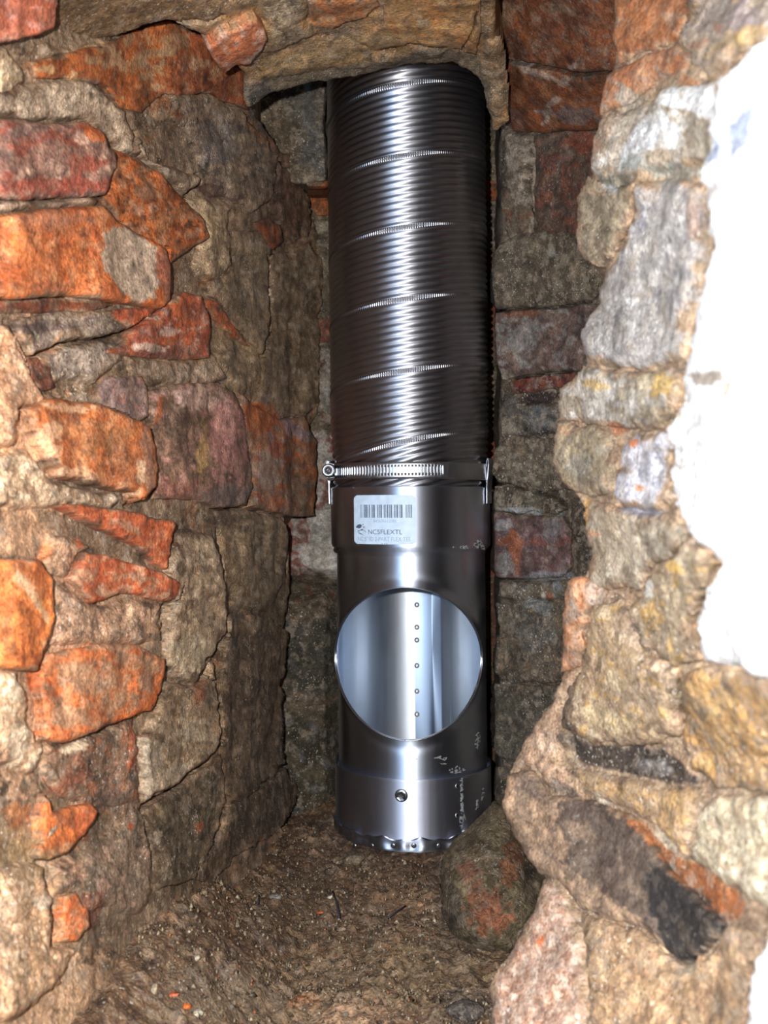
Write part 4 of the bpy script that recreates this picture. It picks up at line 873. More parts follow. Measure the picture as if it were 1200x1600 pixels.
# locked seam: narrow strip winding round with fine pressed teeth
def seam(name, turn):
    n = 1400; t = np.linspace(-math.pi, math.pi, n)
    zc = 0.0584 + LEAD * turn + LEAD * t / (2 * math.pi)
    tooth = 0.5 + 0.5 * np.sign(np.sin(t * 230))
    rows = []
    for w, dr in ((-0.0024, -0.0010), (-0.0017, 0.0001), (-0.0006, 0.0004), (0.0006, 0.0004), (0.0017, 0.0001), (0.0024, -0.0010)):
        k = 0.0006 if abs(w) < 0.001 else 0.0
        sq = sstep(0.085, 0.045, zc)
        rows.append(cylp(t, zc + w + sq * 0.004 * np.sin(t * 2 + 0.6), R_H + dr - 0.0012 * sq - k * tooth))
    return mesh_obj(name, np.concatenate(rows), grid_faces(6, n), M_HOSE, hose)
for k in range(0, 8): seam('seam_strip', k)

# ================================================================= hose clamp
clamp = thing('hose_clamp', 'shiny slotted steel worm drive band clamped round the hose above the collar', 'hose clamp', (ax(0.03), AY, 0.0275))
RC = 0.0727
ZC0, ZC1 = zpx(748, RC), zpx(721, RC); ZCM = (ZC0 + ZC1) / 2; HC = (ZC1 - ZC0)
lathe('band', [(RC - 0.0008, ZC0), (RC, ZC0), (RC + .0002, ZC0 + .0006), (RC + .0002, ZC1 - .0006), (RC, ZC1), (RC - 0.0008, ZC1)], M_CLAMP, clamp, 160)
th_a, th_b = math.radians(-88), thpx(697, 735, RC)
n = 900; t = np.linspace(th_a, th_b, n)
pitch = 0.00285 / RC
slot = sstep(-0.25, 0.1, np.sin(2 * math.pi * (t - th_a) / pitch)) * sstep(0.0, 0.02, thpx(692, 735, RC) - t)
rows = []
for w in np.linspace(-0.5, 0.5, 17):
    inside = sstep(0.30, 0.24, abs(w - 0.02))
    edge = 0.0005 if abs(w) > 0.49 else 0.0
    rows.append(cylp(t, ZCM + w * (HC - .0012) + 0.0004 * np.sin(t), RC + 0.0011 - edge - 0.0009 * slot * inside))
mesh_obj('slotted_band_end', np.concatenate(rows), grid_faces(17, n), M_CLAMP, clamp)

def bm_obj(name, bm, mat, parent, smooth=False):
    me = bpy.data.meshes.new(name); bm.to_mesh(me); bm.free()
    if smooth: me.polygons.foreach_set('use_smooth', np.ones(len(me.polygons), bool))
    me.materials.append(mat); return link(bpy.data.objects.new(name, me), parent)

def tube(name, pts, r, mat, parent, n=8):
    pts = np.array(pts, float); V = []; m = len(pts)
    for k in range(m):
        d = pts[min(k + 1, m - 1)] - pts[max(k - 1, 0)]; d /= np.linalg.norm(d)
        a = np.cross(d, [0.3, 0.9, 0.2]); a /= np.linalg.norm(a); b = np.cross(d, a)
        for j in range(n):
            an = 2 * math.pi * j / n; V.append(pts[k] + r * (math.cos(an) * a + math.sin(an) * b))
    Fc = [tuple(int(x) for x in f) for f in grid_faces(m, n, True)] + [tuple(range(n))[::-1], tuple(range((m - 1) * n, m * n))]
    return mesh_obj(name, V, Fc, mat, parent)

# worm screw housing at the left edge, its round slotted screw head facing the hole
SX, SZ = unproj(513.0, 735.0, 0.872)[0], unproj(513.0, 735.0, 0.872)[2]
bm = bmesh.new()
def ring(r, y, n=24): return [bm.verts.new((SX + r * math.cos(2 * math.pi * k / n), y, SZ + r * math.sin(2 * math.pi * k / n))) for k in range(n)]
prof = [(0.0001, 0.8722), (0.0030, 0.8722), (0.0033, 0.8708), (0.0046, 0.8704), (0.0056, 0.8716), (0.0058, 0.8750), (0.0048, 0.8762), (0.0040, 0.8765), (0.0040, 0.905)]
rings = [ring(*p) for p in prof]
for a, b in zip(rings[:-1], rings[1:]):
    for k in range(24): bm.faces.new((a[k], a[(k + 1) % 24], b[(k + 1) % 24], b[k]))
bm.faces.new(rings[-1]); bm.faces.new(rings[0][::-1])
bm_obj('worm_screw', bm, M_CLAMP, clamp, True)
bm = bmesh.new()
ca, sa = math.cos(0.9), math.sin(0.9)
pts = [(-.0034, -.0007), (.0034, -.0007), (.0034, .0007), (-.0034, .0007)]
vv = [[bm.verts.new((SX + u * ca - v * sa, y, SZ + u * sa + v * ca)) for u, v in pts] for y in (0.8716, 0.8725)]
bm.faces.new(vv[0]); bm.faces.new(vv[1][::-1])
for k in range(4): bm.faces.new((vv[0][k], vv[1][k], vv[1][(k + 1) % 4], vv[0][(k + 1) % 4]))
bm_obj('screw_slot', bm, M_INK3, clamp)
# folded housing saddle wrapping the screw
arc = []
for k in range(15):
    an = math.radians(50 + 250 * k / 14); arc.append((SX + 0.0010 + 0.0062 * math.cos(an), SZ + 0.0066 * math.sin(an)))
Vh = []; m = len(arc)
for y in (0.880, 0.905):
    for rr in (1.0, 0.9):
        for (x, z) in arc: Vh.append((SX + (x - SX) * rr, y, SZ + (z - SZ) * rr))
Fh = []
for k in range(m - 1):
    Fh += [(k, k + 1, 2 * m + k + 1, 2 * m + k), (m + k, 3 * m + k, 3 * m + k + 1, m + k + 1), (k, m + k, m + k + 1, k + 1), (2 * m + k, 2 * m + k + 1, 3 * m + k + 1, 3 * m + k)]
mesh_obj('screw_housing', Vh, Fh, M_CLAMP, clamp)
for sg, x0 in ((1, 508.5), (1, 519), (-1, 516)):
    c0 = unproj(x0 + 1.5, 721.5 if sg > 0 else 745.5, 0.876)
    tube('housing_lug', [c0 + np.array([0.0024 * math.cos(a), 0.0003 * k, sg * 0.0020 * math.sin(a)]) for k, a in enumerate(np.linspace(-0.3, math.pi + 0.3, 9))], 0.00045, M_CLAMP, clamp, 6)

# ================================================================= flue tee
tee = thing('flue_tee', 'stainless flue tee with a large round side opening below the corrugated hose', 'flue tee', (ax(-.1), AY, -0.2223))
RCO, RB = 0.0713, 0.0664
zt, zc = zpx(760, RCO), zpx(857, RCO)
lathe('collar', [(RCO - .0012, zt - .02), (RCO - .0010, zt), (RCO - .0002, zt + .0005), (RCO + .0002, zt - .0006), (RCO, zt - .003), (RCO, zc + .004), (RCO - .0002, zc + .0016), (RCO - .0008, zc),
                 (RCO - .0030, zc - .0022), (RB + .0006, zc - .0040), (RB, zc - .0070)], M_STEEL, tee, 144)
z_top, z_bot = zc - .0070, zpx(1225, RB)
HZ, RHOLE, HTH = zpx(1037, RB), 0.0620, math.radians(-5.5)
# front of the body: sheet from the rim of the opening out to a straight boundary, unrolled round the axis
nphi, nl = 192, 26
phi = np.linspace(0, 2 * math.pi, nphi, endpoint=False)
TM = math.radians(104)
hu = np.arcsin(np.clip(RHOLE * np.cos(phi) / RB, -1, 1)); hv = 1.03 * RHOLE * np.sin(phi)
up, dn = z_top - HZ, HZ - z_bot
c, s_ = np.cos(phi), np.sin(phi)
kx = TM / np.maximum(np.abs(c) * 1.30, 1e-6); kz = np.where(s_ > 0, up, dn) / np.maximum(np.abs(s_), 1e-6) / (0.0732)
kk = np.minimum(kx, kz)
bu = np.clip(kk * c * 1.30, -TM, TM); bv = np.clip(kk * s_ * 0.0732, -dn, up)
# square the corners
lam = np.linspace(0, 1, nl)[:, None] ** 1.7
U = hu * (1 - lam) + bu * lam; Vv = hv * (1 - lam) + bv * lam
dist = np.hypot((U - hu) * RB, Vv - hv)
LIP = 0.0012 + 0.0034 * np.clip(-np.cos(phi), 0, 1) ** 2
Rr = RB + LIP[None, :] * np.exp(-dist / 0.0026) - 0.0008 * np.exp(-((dist - 0.007) / 0.004) ** 2)
body = cylp(HTH + U, HZ + Vv, Rr)
lip = cylp(HTH + hu, HZ + hv, RB + LIP - 0.0004) ; lip2 = cylp(HTH + hu * 0.995, HZ + hv * 0.988, RB + LIP - 0.0016)
Vb = np.concatenate([lip2, lip, body.reshape(-1, 3)])
mesh_obj('body_front', Vb, grid_faces(nl + 2, nphi, True), M_STEEL, tee)
lathe('body_back', [(RB, z_top), (RB, HZ), (RB, z_bot)], M_INNER, tee, 72, HTH + TM - 0.02, HTH + 2 * math.pi - TM + 0.02)
# rolled rim round the opening
tube_pts = cylp(HTH + hu, HZ + hv, RB + LIP)
tp = np.concatenate([tube_pts, tube_pts[:2]])
tube('opening_rim', tp, 0.00055, M_CLAMP, tee, 8)
# lapped seam inside, with its row of weld spots
def inner_px(px, py, Y):    # angle on the inside of the back wall
    x = (px - CX) * Y / F; z = -(py - CY) * Y / F
    return math.pi - math.asin(max(-1, min(1, (x - ax(z)) / RB)))
ta, tb_ = inner_px(648, 1040, .986), inner_px(690, 1040, .979)
lathe('lap_seam', [(RB - .0004, z_bot + .002), (RB - .0011, z_bot + .003), (RB - .0011, z_top - .003), (RB - .0004, z_top - .002)], M_LAP, tee, 14, tb_, ta)
tc_ = inner_px(703, 1040, .975)
lathe('lap_edge', [(RB - .0003, z_bot + .002), (RB - .0008, z_bot + .003), (RB - .0008, z_top - .003), (RB - .0003, z_top - .002)], M_INNER, tee, 3, tc_ - .012, tc_)
def dot(name, th, z, r, rad, hgt, mat, parent, n=14, inward=False):
    o = cylp(th, z, r); nrm = np.array([math.sin(th), -math.cos(th), 0]) * (-1 if inward else 1)
    tx = np.array([math.cos(th), math.sin(th), 0]); V = []
    for rr, h in ((rad, 0), (rad * .85, hgt * .7), (rad * .5, hgt), (rad * .12, hgt * .85)):
        for k in range(n):
            a = 2 * math.pi * k / n; V.append(o + tx * rr * math.cos(a) + np.array([0, 0, 1]) * rr * math.sin(a) + nrm * h)
    Fc = [tuple(int(x) for x in f) for f in grid_faces(4, n, True)] + [tuple(range(3 * n, 4 * n))]
    return mesh_obj(name, V, Fc, mat, parent)
for py in (945, 980, 1000, 1040, 1080, 1116):
    th = inner_px(651.5, py, .985); z = -(py - CY) * .985 / F
    dot('weld_spot', th, z, RB - .0011, .0026, .0003, M_BURN, tee, inward=True)
    dot('weld_button', th, z, RB - .0013, .0015, .0007, M_INNER, tee, inward=True)

# folded strap clips that hold the clamp to the collar
def strap(th0, th1):
    prof = [(.0722, zpx(752)), (.0722, zpx(730)), (.0728, zpx(716)), (.0737, zpx(711.5)), (.0747, zpx(714)), (.0748, zpx(724)), (.0740, zpx(740)), (.0731, zpx(756)), (.0730, zpx(770)), (.0729, zpx(786))]
    prof = np.array(prof); tt = np.linspace(th0, th1, 8)
    d = np.gradient(prof, axis=0); d /= np.linalg.norm(d, axis=1)[:, None]; nn = np.stack([d[:, 1], -d[:, 0]], 1) * 0.0006
    A, B = prof, prof + nn; m = len(prof); k = len(tt)
    loop = np.concatenate([A, B[::-1]])
    V = np.concatenate([cylp(t_, loop[:, 1], loop[:, 0]) for t_ in tt])
    Fc = [tuple(int(x) for x in f) for f in grid_faces(k, 2 * m, True)]
    for b0 in (0, (k - 1) * 2 * m):
        for j in range(m - 1): Fc.append((b0 + j, b0 + j + 1, b0 + 2 * m - 2 - j, b0 + 2 * m - 1 - j))
    o = mesh_obj('strap_clip', V, Fc, M_CLAMP, tee, smooth=False)
    return o
strap(math.radians(64.5), math.radians(86))
strap(math.radians(-106), math.radians(-84))

# paper label with its bar code, on the collar
RL = RCO + .0004
def onlabel(px, py, r):
    px, py = np.broadcast_arrays(np.asarray(px, float), np.asarray(py, float))
    th = np.array([thpx(a, b, r) for a, b in zip(px.ravel(), py.ravel())])
    z = np.array([zpx(b, r, t) for b, t in zip(py.ravel(), th)])
    return cylp(th, z, r)
lx0, lx1, ly0, ly1 = 553.5, 650.0, 773.5, 850.5
tA, tB = thpx(lx0, 812, RL), thpx(lx1, 812, RL); zA, zB = zpx(ly1, RL, -.35), zpx(ly0, RL, -.35)
def LP(u, v, r=RL):    # label coordinates 0..1, v down
    return cylp(tA + (tB - tA) * np.asarray(u, float), zB + (zA - zB) * np.asarray(v, float), r)
def uof(px): return (thpx(px, 812, RL) - tA) / (tB - tA)
def vof(py): return (py - ly0) / (ly1 - ly0)
nx_, ny_ = 40, 24; cr = 0.085
gu, gv = np.meshgrid(np.linspace(0, 1, nx_), np.linspace(0, 1, ny_))
asp = 1.5
ru = np.minimum(gu, 1 - gu) * asp; rv = np.minimum(gv, 1 - gv)
inset = np.where(rv < cr, cr - np.sqrt(np.maximum(0, cr ** 2 - (cr - rv) ** 2)), 0) / asp
gu2 = inset + gu * (1 - 2 * inset)
label = mesh_obj('label', LP(gu2.ravel(), gv.ravel(), RL + .0002), grid_faces(ny_, nx_), M_PAPER, tee)
label['label'] = 'pale blue white paper label with bar code'
def label_rects(name, rects, mat, r=RL + .00035):
    V, Fc = [], []
    for (x0, x1, y0, y1) in rects:
        b = len(V); V += [tuple(LP(u, v, r)) for u, v in ((uof(x0), vof(y0)), (uof(x1), vof(y0)), (uof(x1), vof(y1)), (uof(x0), vof(y1)))]
        Fc.append((b, b + 3, b + 2, b + 1))
    return mesh_obj(name, V, Fc, mat, label, smooth=False)
bars = [(240, 248), (262, 266), (290, 300), (306, 318), (324, 338), (344, 352), (370, 384), (410, 420), (426, 434), (440, 460), (500, 512), (525, 534), (540, 546), (552, 570), (600, 612), (622, 630), (636, 640), (652, 668),
        (682, 690), (696, 704), (712, 728), (760, 772), (780, 790), (800, 820), (840, 848), (858, 868), (872, 890), (938, 946), (956, 968), (985, 997), (1006, 1014), (1022, 1036)]
label_rects('bar_code', [(540 + a / 10, 540 + b / 10, 788.5, 809.0) for a, b in bars], M_INK)
def label_text(body, x0, x1, y0, y1, mat):
    cu = bpy.data.curves.new('text', 'FONT'); cu.body = body; cu.size = 1.0
    to = bpy.data.objects.new('text', cu); COL.objects.link(to)
    dg = bpy.context.evaluated_depsgraph_get()
    me = bpy.data.meshes.new_from_object(to.evaluated_get(dg))
    bpy.data.objects.remove(to)
    co = np.array([v.co[:] for v in me.vertices]); lo, hi = co.min(0), co.max(0)
    u0, u1, v0, v1 = uof(x0), uof(x1), vof(y0), vof(y1)
    u = u0 + (co[:, 0] - lo[0]) / (hi[0] - lo[0]) * (u1 - u0); v = v1 + (co[:, 1] - lo[1]) / (hi[1] - lo[1]) * (v0 - v1)
    P = LP(u, v, RL + .0004)
    for k, vt in enumerate(me.vertices): vt.co = P[k]
    me.name = 'lettering'; me.materials.clear(); me.materials.append(mat); me.update()
    return link(bpy.data.objects.new('lettering', me), label)
# children of the label are a third level; they sit in the tee's own frame
label_text('843576112085', 584.0, 619.0, 812.0, 816.5, M_INK2)
label_text('NC5FLEXTL', 575.5, 628.5, 827.5, 834.8, M_INK)
label_text('NC 5" ID 2-PART FLEX TEE', 559.5, 641.5, 838.8, 845.6, M_INK2)
label_rects('print_mark', [(595.5, 598, 848.6, 850), (599.5, 602, 848.6, 850), (603, 605, 848.6, 850)], M_INK2)
def label_poly(name, polys, mat):
    V, Fc = [], []
    for pl in polys:
        b = len(V); V += [tuple(LP(uof(x), vof(y), RL + .0004)) for x, y in pl]; Fc.append(tuple(range(b, b + len(pl)))[::-1])
    return mesh_obj(name, V, Fc, mat, label, smooth=False)
label_poly('bird_emblem', [[(556.3, 824), (559, 820.5), (563, 819), (566, 821), (564.5, 824.5), (562, 826), (558.5, 825.2)], [(562, 828.8), (566, 826.5), (569, 828.2), (565, 829.4)], [(559.5, 829), (563, 829.8), (561, 831), (559, 830.3)],
                           [(558.5, 832), (563, 833), (568.5, 836.3), (563, 835)], [(566, 819.5), (569.5, 818.8), (567, 820.6)]], M_INK)
label_poly('bird_emblem_wing', [[(567, 828), (572, 830), (573, 832.5), (569, 830.5)], [(567.5, 822), (571, 822.5), (570, 826), (567, 825)]], M_INK2)

# white sealant smears on the right flank
def blob(pts, r, h, seed, parent, mat=M_CAULK, name='sealant_smear'):
    pts = rough_poly(pts, 2.2, seed, 1.0, 5.0); lo, hi = pts.min(0), pts.max(0)
    st = 0.9; X, Yq = np.meshgrid(np.arange(lo[0] - 1, hi[0] + 1, st), np.arange(lo[1] - 1, hi[1] + 1, st)); px, py = X.ravel(), Yq.ravel()
    d, bx, by = sdf(px, py, pts); out = d < 0
    px = np.where(out, bx, px); py = np.where(out, by, py)
    th = np.array([thpx(a, b, r) for a, b in zip(px, py)]); z = np.array([zpx(b, r, t) for b, t in zip(py, th)])
    hh = h * np.sqrt(np.clip(d / 2.5, 0, 1)) * (0.7 + 0.5 * n2(px, py, 4.0, seed)) - 0.0001
    Fq = grid_faces(*X.shape); Fq = Fq[((d > -1.6) & (n2(px, py, 3.2, seed + 1.7) > -0.22))[Fq].all(1)]
    if not len(Fq): return None
    V, Fq, _ = compact(cylp(th, z, r + hh), Fq, np.zeros((len(px), 3)))
    return mesh_obj(name, V, Fq, mat, parent)
blob([(742, 846), (750, 842), (756, 850), (758, 858), (748, 858), (740, 855)], RCO, .0012, 1.0, tee)
blob([(717, 855), (727, 851), (734, 854), (731, 858), (722, 858)], RCO, .0010, 2.0, tee)
blob([(707, 855), (712, 853.5), (713, 856.5), (708, 857)], RCO, .0008, 2.5, tee)
blob([(743, 1148), (749, 1142), (752, 1156), (747, 1172), (741, 1165)], RB, .0007, 3.0, tee)
blob([(676, 1184), (690, 1180), (700, 1183), (695, 1189), (683, 1187)], RB, .0003, 4.0, tee)
blob([(700, 1203), (716, 1196), (729, 1203), (716, 1209), (703, 1208)], RB, .0003, 5.0, tee)
blob([(686, 1192), (700, 1192), (694, 1196)], RB, .0003, 5.5, tee)
blob([(744, 1068), (748, 1064), (747, 1074), (741, 1080), (740, 1074)], RB, .0009, 6.0, tee)
blob([(516, 1171), (520, 1166), (521, 1176), (517, 1184)][::1] if False else [(534, 1168), (537, 1163), (536, 1178), (533, 1182)], RB, .0002, 7.0, tee, M_INK3, 'scuff_mark')
blob([(649.5, 1185), (652, 1185), (652, 1189), (649.5, 1189)], RB, .0002, 8.0, tee, M_INK3, 'scuff_mark')

# ================================================================= bottom cap
cap = thing('tee_cap', 'stainless cap with crimped rim and hex screw closing the bottom of the pipe', 'pipe cap', (ax(ZB), AY, ZB))
RK = 0.0698
zk = zpx(1219, RK); zr = zpx(1311, RK)
lathe('cap_wall', [(RK - .0014, zk - .01), (RK - .0010, zk - .0004), (RK - .0002, zk + .0004), (RK + .0003, zk - .0003), (RK, zk - .0022), (RK, (zk + zr) / 2), (RK, zr - .002)], M_CAP, cap, 144)
def rimwob(T, R, Z):
    w = 0.0012 * np.sin(T * 13 + 0.8) + 0.0008 * np.sin(T * 29)
    top = sstep(zr - .006, zr, Z)
    dent = 0.0022 * np.exp(-((Z - (zr - .006)) / .003) ** 2) * (0.5 + 0.5 * np.cos(T * 19))
    return R + w * 0.5 - dent, Z + w * top
lathe('crimped_rim', [(RK + .0002, zr - .001), (RK + .0010, zr + .0002), (RK + .0020, zr + .0002), (RK + .0019, zr - .001), (RK + .0014, zr - .003), (RK + .0013, zr - .006), (RK + .0010, zr - .009), (RK, ZB + .0016), (RK - .0018, ZB + .0003), (RK - .006, ZB), (0.0005, ZB)], M_STEEL, cap, 216, wob=rimwob)
for px in (553, 580.5, 614, 646.5, 686):
    th = thpx(px, 1322, RK + .001); dot('crimp_dimple', th, zpx(1321, RK, th), RK + .0006, .0022, .0006, M_CLAMP, cap)
ths = thpx(721, 1250, RK)
lathe('side_seam', [(RK + .0001, zr + .002), (RK + .0008, zr + .004), (RK + .0008, zk - .003), (RK + .0001, zk - .001)], M_CAP, cap, 16, ths, ths + .55)
for py in (1228, 1274):
    th = thpx(714, py, RK); dot('rivet', th, zpx(py, RK, th), RK, .0019, .0006, M_INK3 if False else M_HOSE, cap)
# hex screw
th = thpx(627, 1244, RK); zz = zpx(1243, RK, th)
scr = dot('hex_screw', th, zz, RK, .0055, .0010, M_CLAMP, cap, 20)
o_ = cylp(th, zz, RK); nr = np.array([math.sin(th), -math.cos(th), 0]); tx = np.array([math.cos(th), math.sin(th), 0])
V = []
for rr, h in ((.0040, .0004), (.0040, .0034), (.0034, .0040), (.0022, .0036), (.0005, .0035)):
    for k in range(6):
        a = 2 * math.pi * k / 6 + .3; V.append(o_ + tx * rr * math.cos(a) + np.array([0, 0, rr * math.sin(a)]) + nr * h)
hx = mesh_obj('screw_head', V, [tuple(int(x) for x in f) for f in grid_faces(5, 6, True)] + [tuple(range(24, 30))], M_CLAMP, None, smooth=False)
hx.parent = scr
blob([(719, 1216), (724, 1216), (724.5, 1250), (727, 1276), (722, 1296), (718, 1290), (720, 1262)], RK + .0006, .0009, 11.0, cap)
blob([(724, 1268), (730, 1282), (729, 1286), (723, 1277)], RK + .0006, .0009, 12.0, cap)
blob([(744, 1250), (749, 1244), (748, 1262), (742, 1268)], RK + .0006, .0010, 13.0, cap)
blob([(754, 1232), (759, 1226), (757, 1244), (752, 1256), (751, 1246)], RK + .0006, .0010, 14.0, cap)
for k in range(16):
    y0 = 1227 + k * 2.7; w = 1.2 + 0.9 * math.sin(k * 2.3)
    blob([(670.5 - w, y0), (671 + w, y0 - .4), (671 + w, y0 + 1.3), (670.5 - w, y0 + 1.6)], RK, .00012, 20.0 + k, cap, M_INK3, 'ink_stamp')
for k in range(5):
    y0 = 1228 + k * 3.2; blob([(677, y0), (680, y0), (680, y0 + 1.6), (677, y0 + 1.8)], RK, .00012, 50.0 + k, cap, M_INK2, 'ink_stamp')
for (x, y) in ((640, 1294), (643, 1298), (645, 1304), (642, 1303)):
    blob([(x, y), (x + 2.4, y - 1), (x + 3, y + 2), (x + .6, y + 2.6)], RK, .0002, x * .1, cap, M_INK3, 'scuff_mark')
# ================================================================= dirt floor of the flue
ZF = -0.2850
def floor_z(x, y):
    z = ZF + 0.055 * sstep(-0.05, -0.135, x) * sstep(0.90, 0.60, y)      # spoil heaped against the left wall
    z = z + 0.10 * np.clip(x - 0.09, 0, 1)
    near = sstep(0.092, 0.055, np.hypot(x - 0.0265, y - AY))          # bedded flat under the cap
    P = np.stack([x, y, x * 0], 1)
    lump = 0.010 * fbm(P / 0.07 + 3, 3) + 0.005 * fbm(P / 0.022 + 9, 3)
    return z + (lump * (1 - near)) - 0.0012 * near
st = 0.0016
gx = np.arange(-0.34, 0.24, st); gy = np.arange(0.36, 1.10, st)
X, Yq = np.meshgrid(gx, gy); x, y = X.ravel(), Yq.ravel()
z = floor_z(x, y)
P = np.stack([x, y, z], 1)
peb = np.maximum(0, noise3(P / 0.0065 + 4.4) - 0.05) * 0.006 + np.maximum(0, noise3(P / 0.0028 + 1.4) - 0.05) * 0.0022
P[:, 2] += peb + 0.0012 * fbm(P / 0.004, 3)
px, py = proj(P)
class _F: pass
FL = Surf('floor', [0, 1], [0, 1], [[1, 1], [1, 1]], 3, 0, (102, 78, 56), [((80, 60, 42), .35, 40), ((124, 104, 80), .25, 22), ((90, 70, 58), .15, 26)], 1.2, 21.0); FL.tint = (1.04, .96, .9)
for a in [(560, 1350, 120, 40, 0, (84, 62, 44)), (470, 1420, 110, 60, 0, (92, 72, 52)), (560, 1440, 60, 40, 0, (112, 90, 70)), (640, 1520, 160, 70, 0, (118, 100, 74)), (480, 1550, 140, 60, 0, (122, 102, 78)),
          (560, 1345, 22, 14, 0, (120, 104, 84)), (350, 1560, 110, 60, 0, (116, 100, 80)), (420, 1330, 80, 40, 0, (78, 58, 40)), (700, 1440, 50, 60, 0, (96, 82, 66)), (730, 1570, 40, 40, 0, (86, 76, 68)),
          (560, 1580, 70, 30, 0, (146, 118, 92)), (480, 1565, 30, 14, 0, (154, 108, 72)), (620, 1400, 60, 30, 20, (120, 94, 70))]:
    FL.splat(*a, a=.75, rag=.9)  # dirt tones painted darker at the back, lighter in front, following the light
C = FL.colour(px, py, P, FL.base_c, FL.cover, 21.0, False, 0.4)
floor = mesh_obj('floor', P, grid_faces(len(gy), len(gx)), M_SOIL, None, C)
floor['kind'] = 'structure'

# ---------------------------------------------------------------- loose stones
def rock_mesh(name, sx, sy, sz, seed, col, sub=2, rough=0.25, var=(), mat=None):
    bm = bmesh.new(); bmesh.ops.create_icosphere(bm, subdivisions=sub, radius=1.0)
    V = np.array([v.co[:] for v in bm.verts])
    q = V * 1.3 + seed * 7.7
    f = 1 + rough * fbm(q, 3) * 1.6
    # chip flats
    r = np.random.RandomState(int(seed * 100) % 9999)
    for _ in range(5):
        d = r.normal(size=3); d /= np.linalg.norm(d); k = V @ d
        f = np.where(k > 0.72, f * 0.72 / np.maximum(k, .72), f)
    V = V * f[:, None] * np.array([sx, sy, sz])
    for v, c in zip(bm.verts, V): v.co = c
    me = bpy.data.meshes.new(name); bm.to_mesh(me); bm.free()
    c0 = np.tile(np.array(col, float), (len(V), 1))
    for k, (cc, th) in enumerate(var):
        m = sstep(th - .1, th + .1, fbm(V / (sx * .6) + k * 5 + seed, 3))[:, None]; c0 = c0 * (1 - m) + np.array(cc, float) * m
    at = me.attributes.new('Col', 'FLOAT_COLOR', 'POINT'); c4 = np.ones((len(V), 4), np.float32); c4[:, :3] = lin(c0)
    at.data.foreach_set('color', c4.ravel())
    me.polygons.foreach_set('use_smooth', np.ones(len(me.polygons), bool)); me.materials.append(mat or M_SOIL)
    return me

def on_floor(px, py):
    """the spot on the floor under that line of sight"""
    zz = ZF
    for _ in range(12):
        Yd = zz * F / (CY - py); xx = (px - CX) * Yd / F
        zz = float(floor_z(np.array([xx]), np.array([Yd]))[0])
    return xx, Yd, zz

def pebble(name, px, py, wpx, hpx, col, label, group=None, seed=1.0, rz=0.0, cat='pebble', sub=2, var=()):
    x_, y_, z_ = on_floor(px, py); k = y_ / F
    me = rock_mesh(name, wpx * k / 2, max(wpx, hpx) * k / 2 * .8, hpx * k / 2 * .8, seed, col, sub, .22, var, M_SOIL)
    o = bpy.data.objects.new(name, me); COL.objects.link(o)
    o.location = (x_, y_, z_ + hpx * k * .22); o.rotation_euler = (0, 0, rz)
    return tag(o, label, cat, group)

# the big mound stone in front of the cap, brick core showing
poly = rough_poly([(771, 1252), (796, 1264), (822, 1310), (856, 1372), (866, 1420), (850, 1470), (800, 1496), (742, 1490), (708, 1470), (690, 1430), (686, 1380), (692, 1332), (716, 1308), (738, 1286), (756, 1268)], 4, 2.2)
Yst = 0.765
gxs, gys = np.meshgrid(np.arange(675, 880, 2.4), np.arange(1240, 1512, 2.4)); sx_, sy_ = gxs.ravel(), gys.ravel()
d, bx, by = sdf(sx_, sy_, poly); out = d < 0
sx_ = np.where(out, bx, sx_); sy_ = np.where(out, by, sy_); dd = np.where(out, 0, d)
Yc = Yst - (sy_ - 1252) / 240 * 0.075
Th = 0.045 * np.sqrt(np.clip(1 - (1 - np.clip(dd / 75, 0, 1)) ** 2, 0, 1))
Pm = unproj(sx_, sy_, Yc); nz_ = 0.013 * fbm(Pm / 0.035, 3) + 0.0022 * fbm(Pm / 0.008, 4) + 0.001 * noise3(Pm / .003)
front = unproj(sx_, sy_, Yc - Th) + np.array([0, -1, 0.3]) * (nz_ * np.clip(dd / 6, 0, 1))[:, None]
back = unproj(sx_, sy_, Yc + Th * 0.5) * 1.0
ST = Surf('stone', [0, 1], [0, 1], [[1, 1], [1, 1]], 3, 0, (98, 82, 58), [((80, 66, 46), .35, 24), ((116, 100, 74), .25, 14)], 1.0, 31.0)
for a in [(738, 1362, 20, 16, 0, (134, 84, 62)), (800, 1350, 22, 40, 15, (122, 70, 42)), (755, 1410, 36, 30, 0, (126, 70, 46)), (765, 1440, 34, 22, 0, (140, 74, 48)), (825, 1380, 22, 36, 0, (84, 70, 50)), (706, 1400, 14, 40, 0, (74, 66, 56)), (770, 1300, 24, 24, 0, (112, 98, 70))]:
    ST.splat(*a, a=.75, rag=.9)
Cs = ST.colour(sx_, sy_, Pm, ST.base_c, ST.cover, 31.0, False, .3)
Fq = grid_faces(*gxs.shape); Fq = Fq[(d > -4.2)[Fq].all(1)]
V2, F2, C2 = compact(front, Fq, Cs); V3, F3, C3 = compact(back, Fq[:, ::-1], Cs)
so = mesh_obj('stone', np.concatenate([V2, V3]), np.concatenate([F2, F3 + len(V2)]), M_SOIL, None, np.concatenate([C2, C3]))
tag(so, 'large dirt covered stone with reddish core leaning against the pipe cap', 'stone')

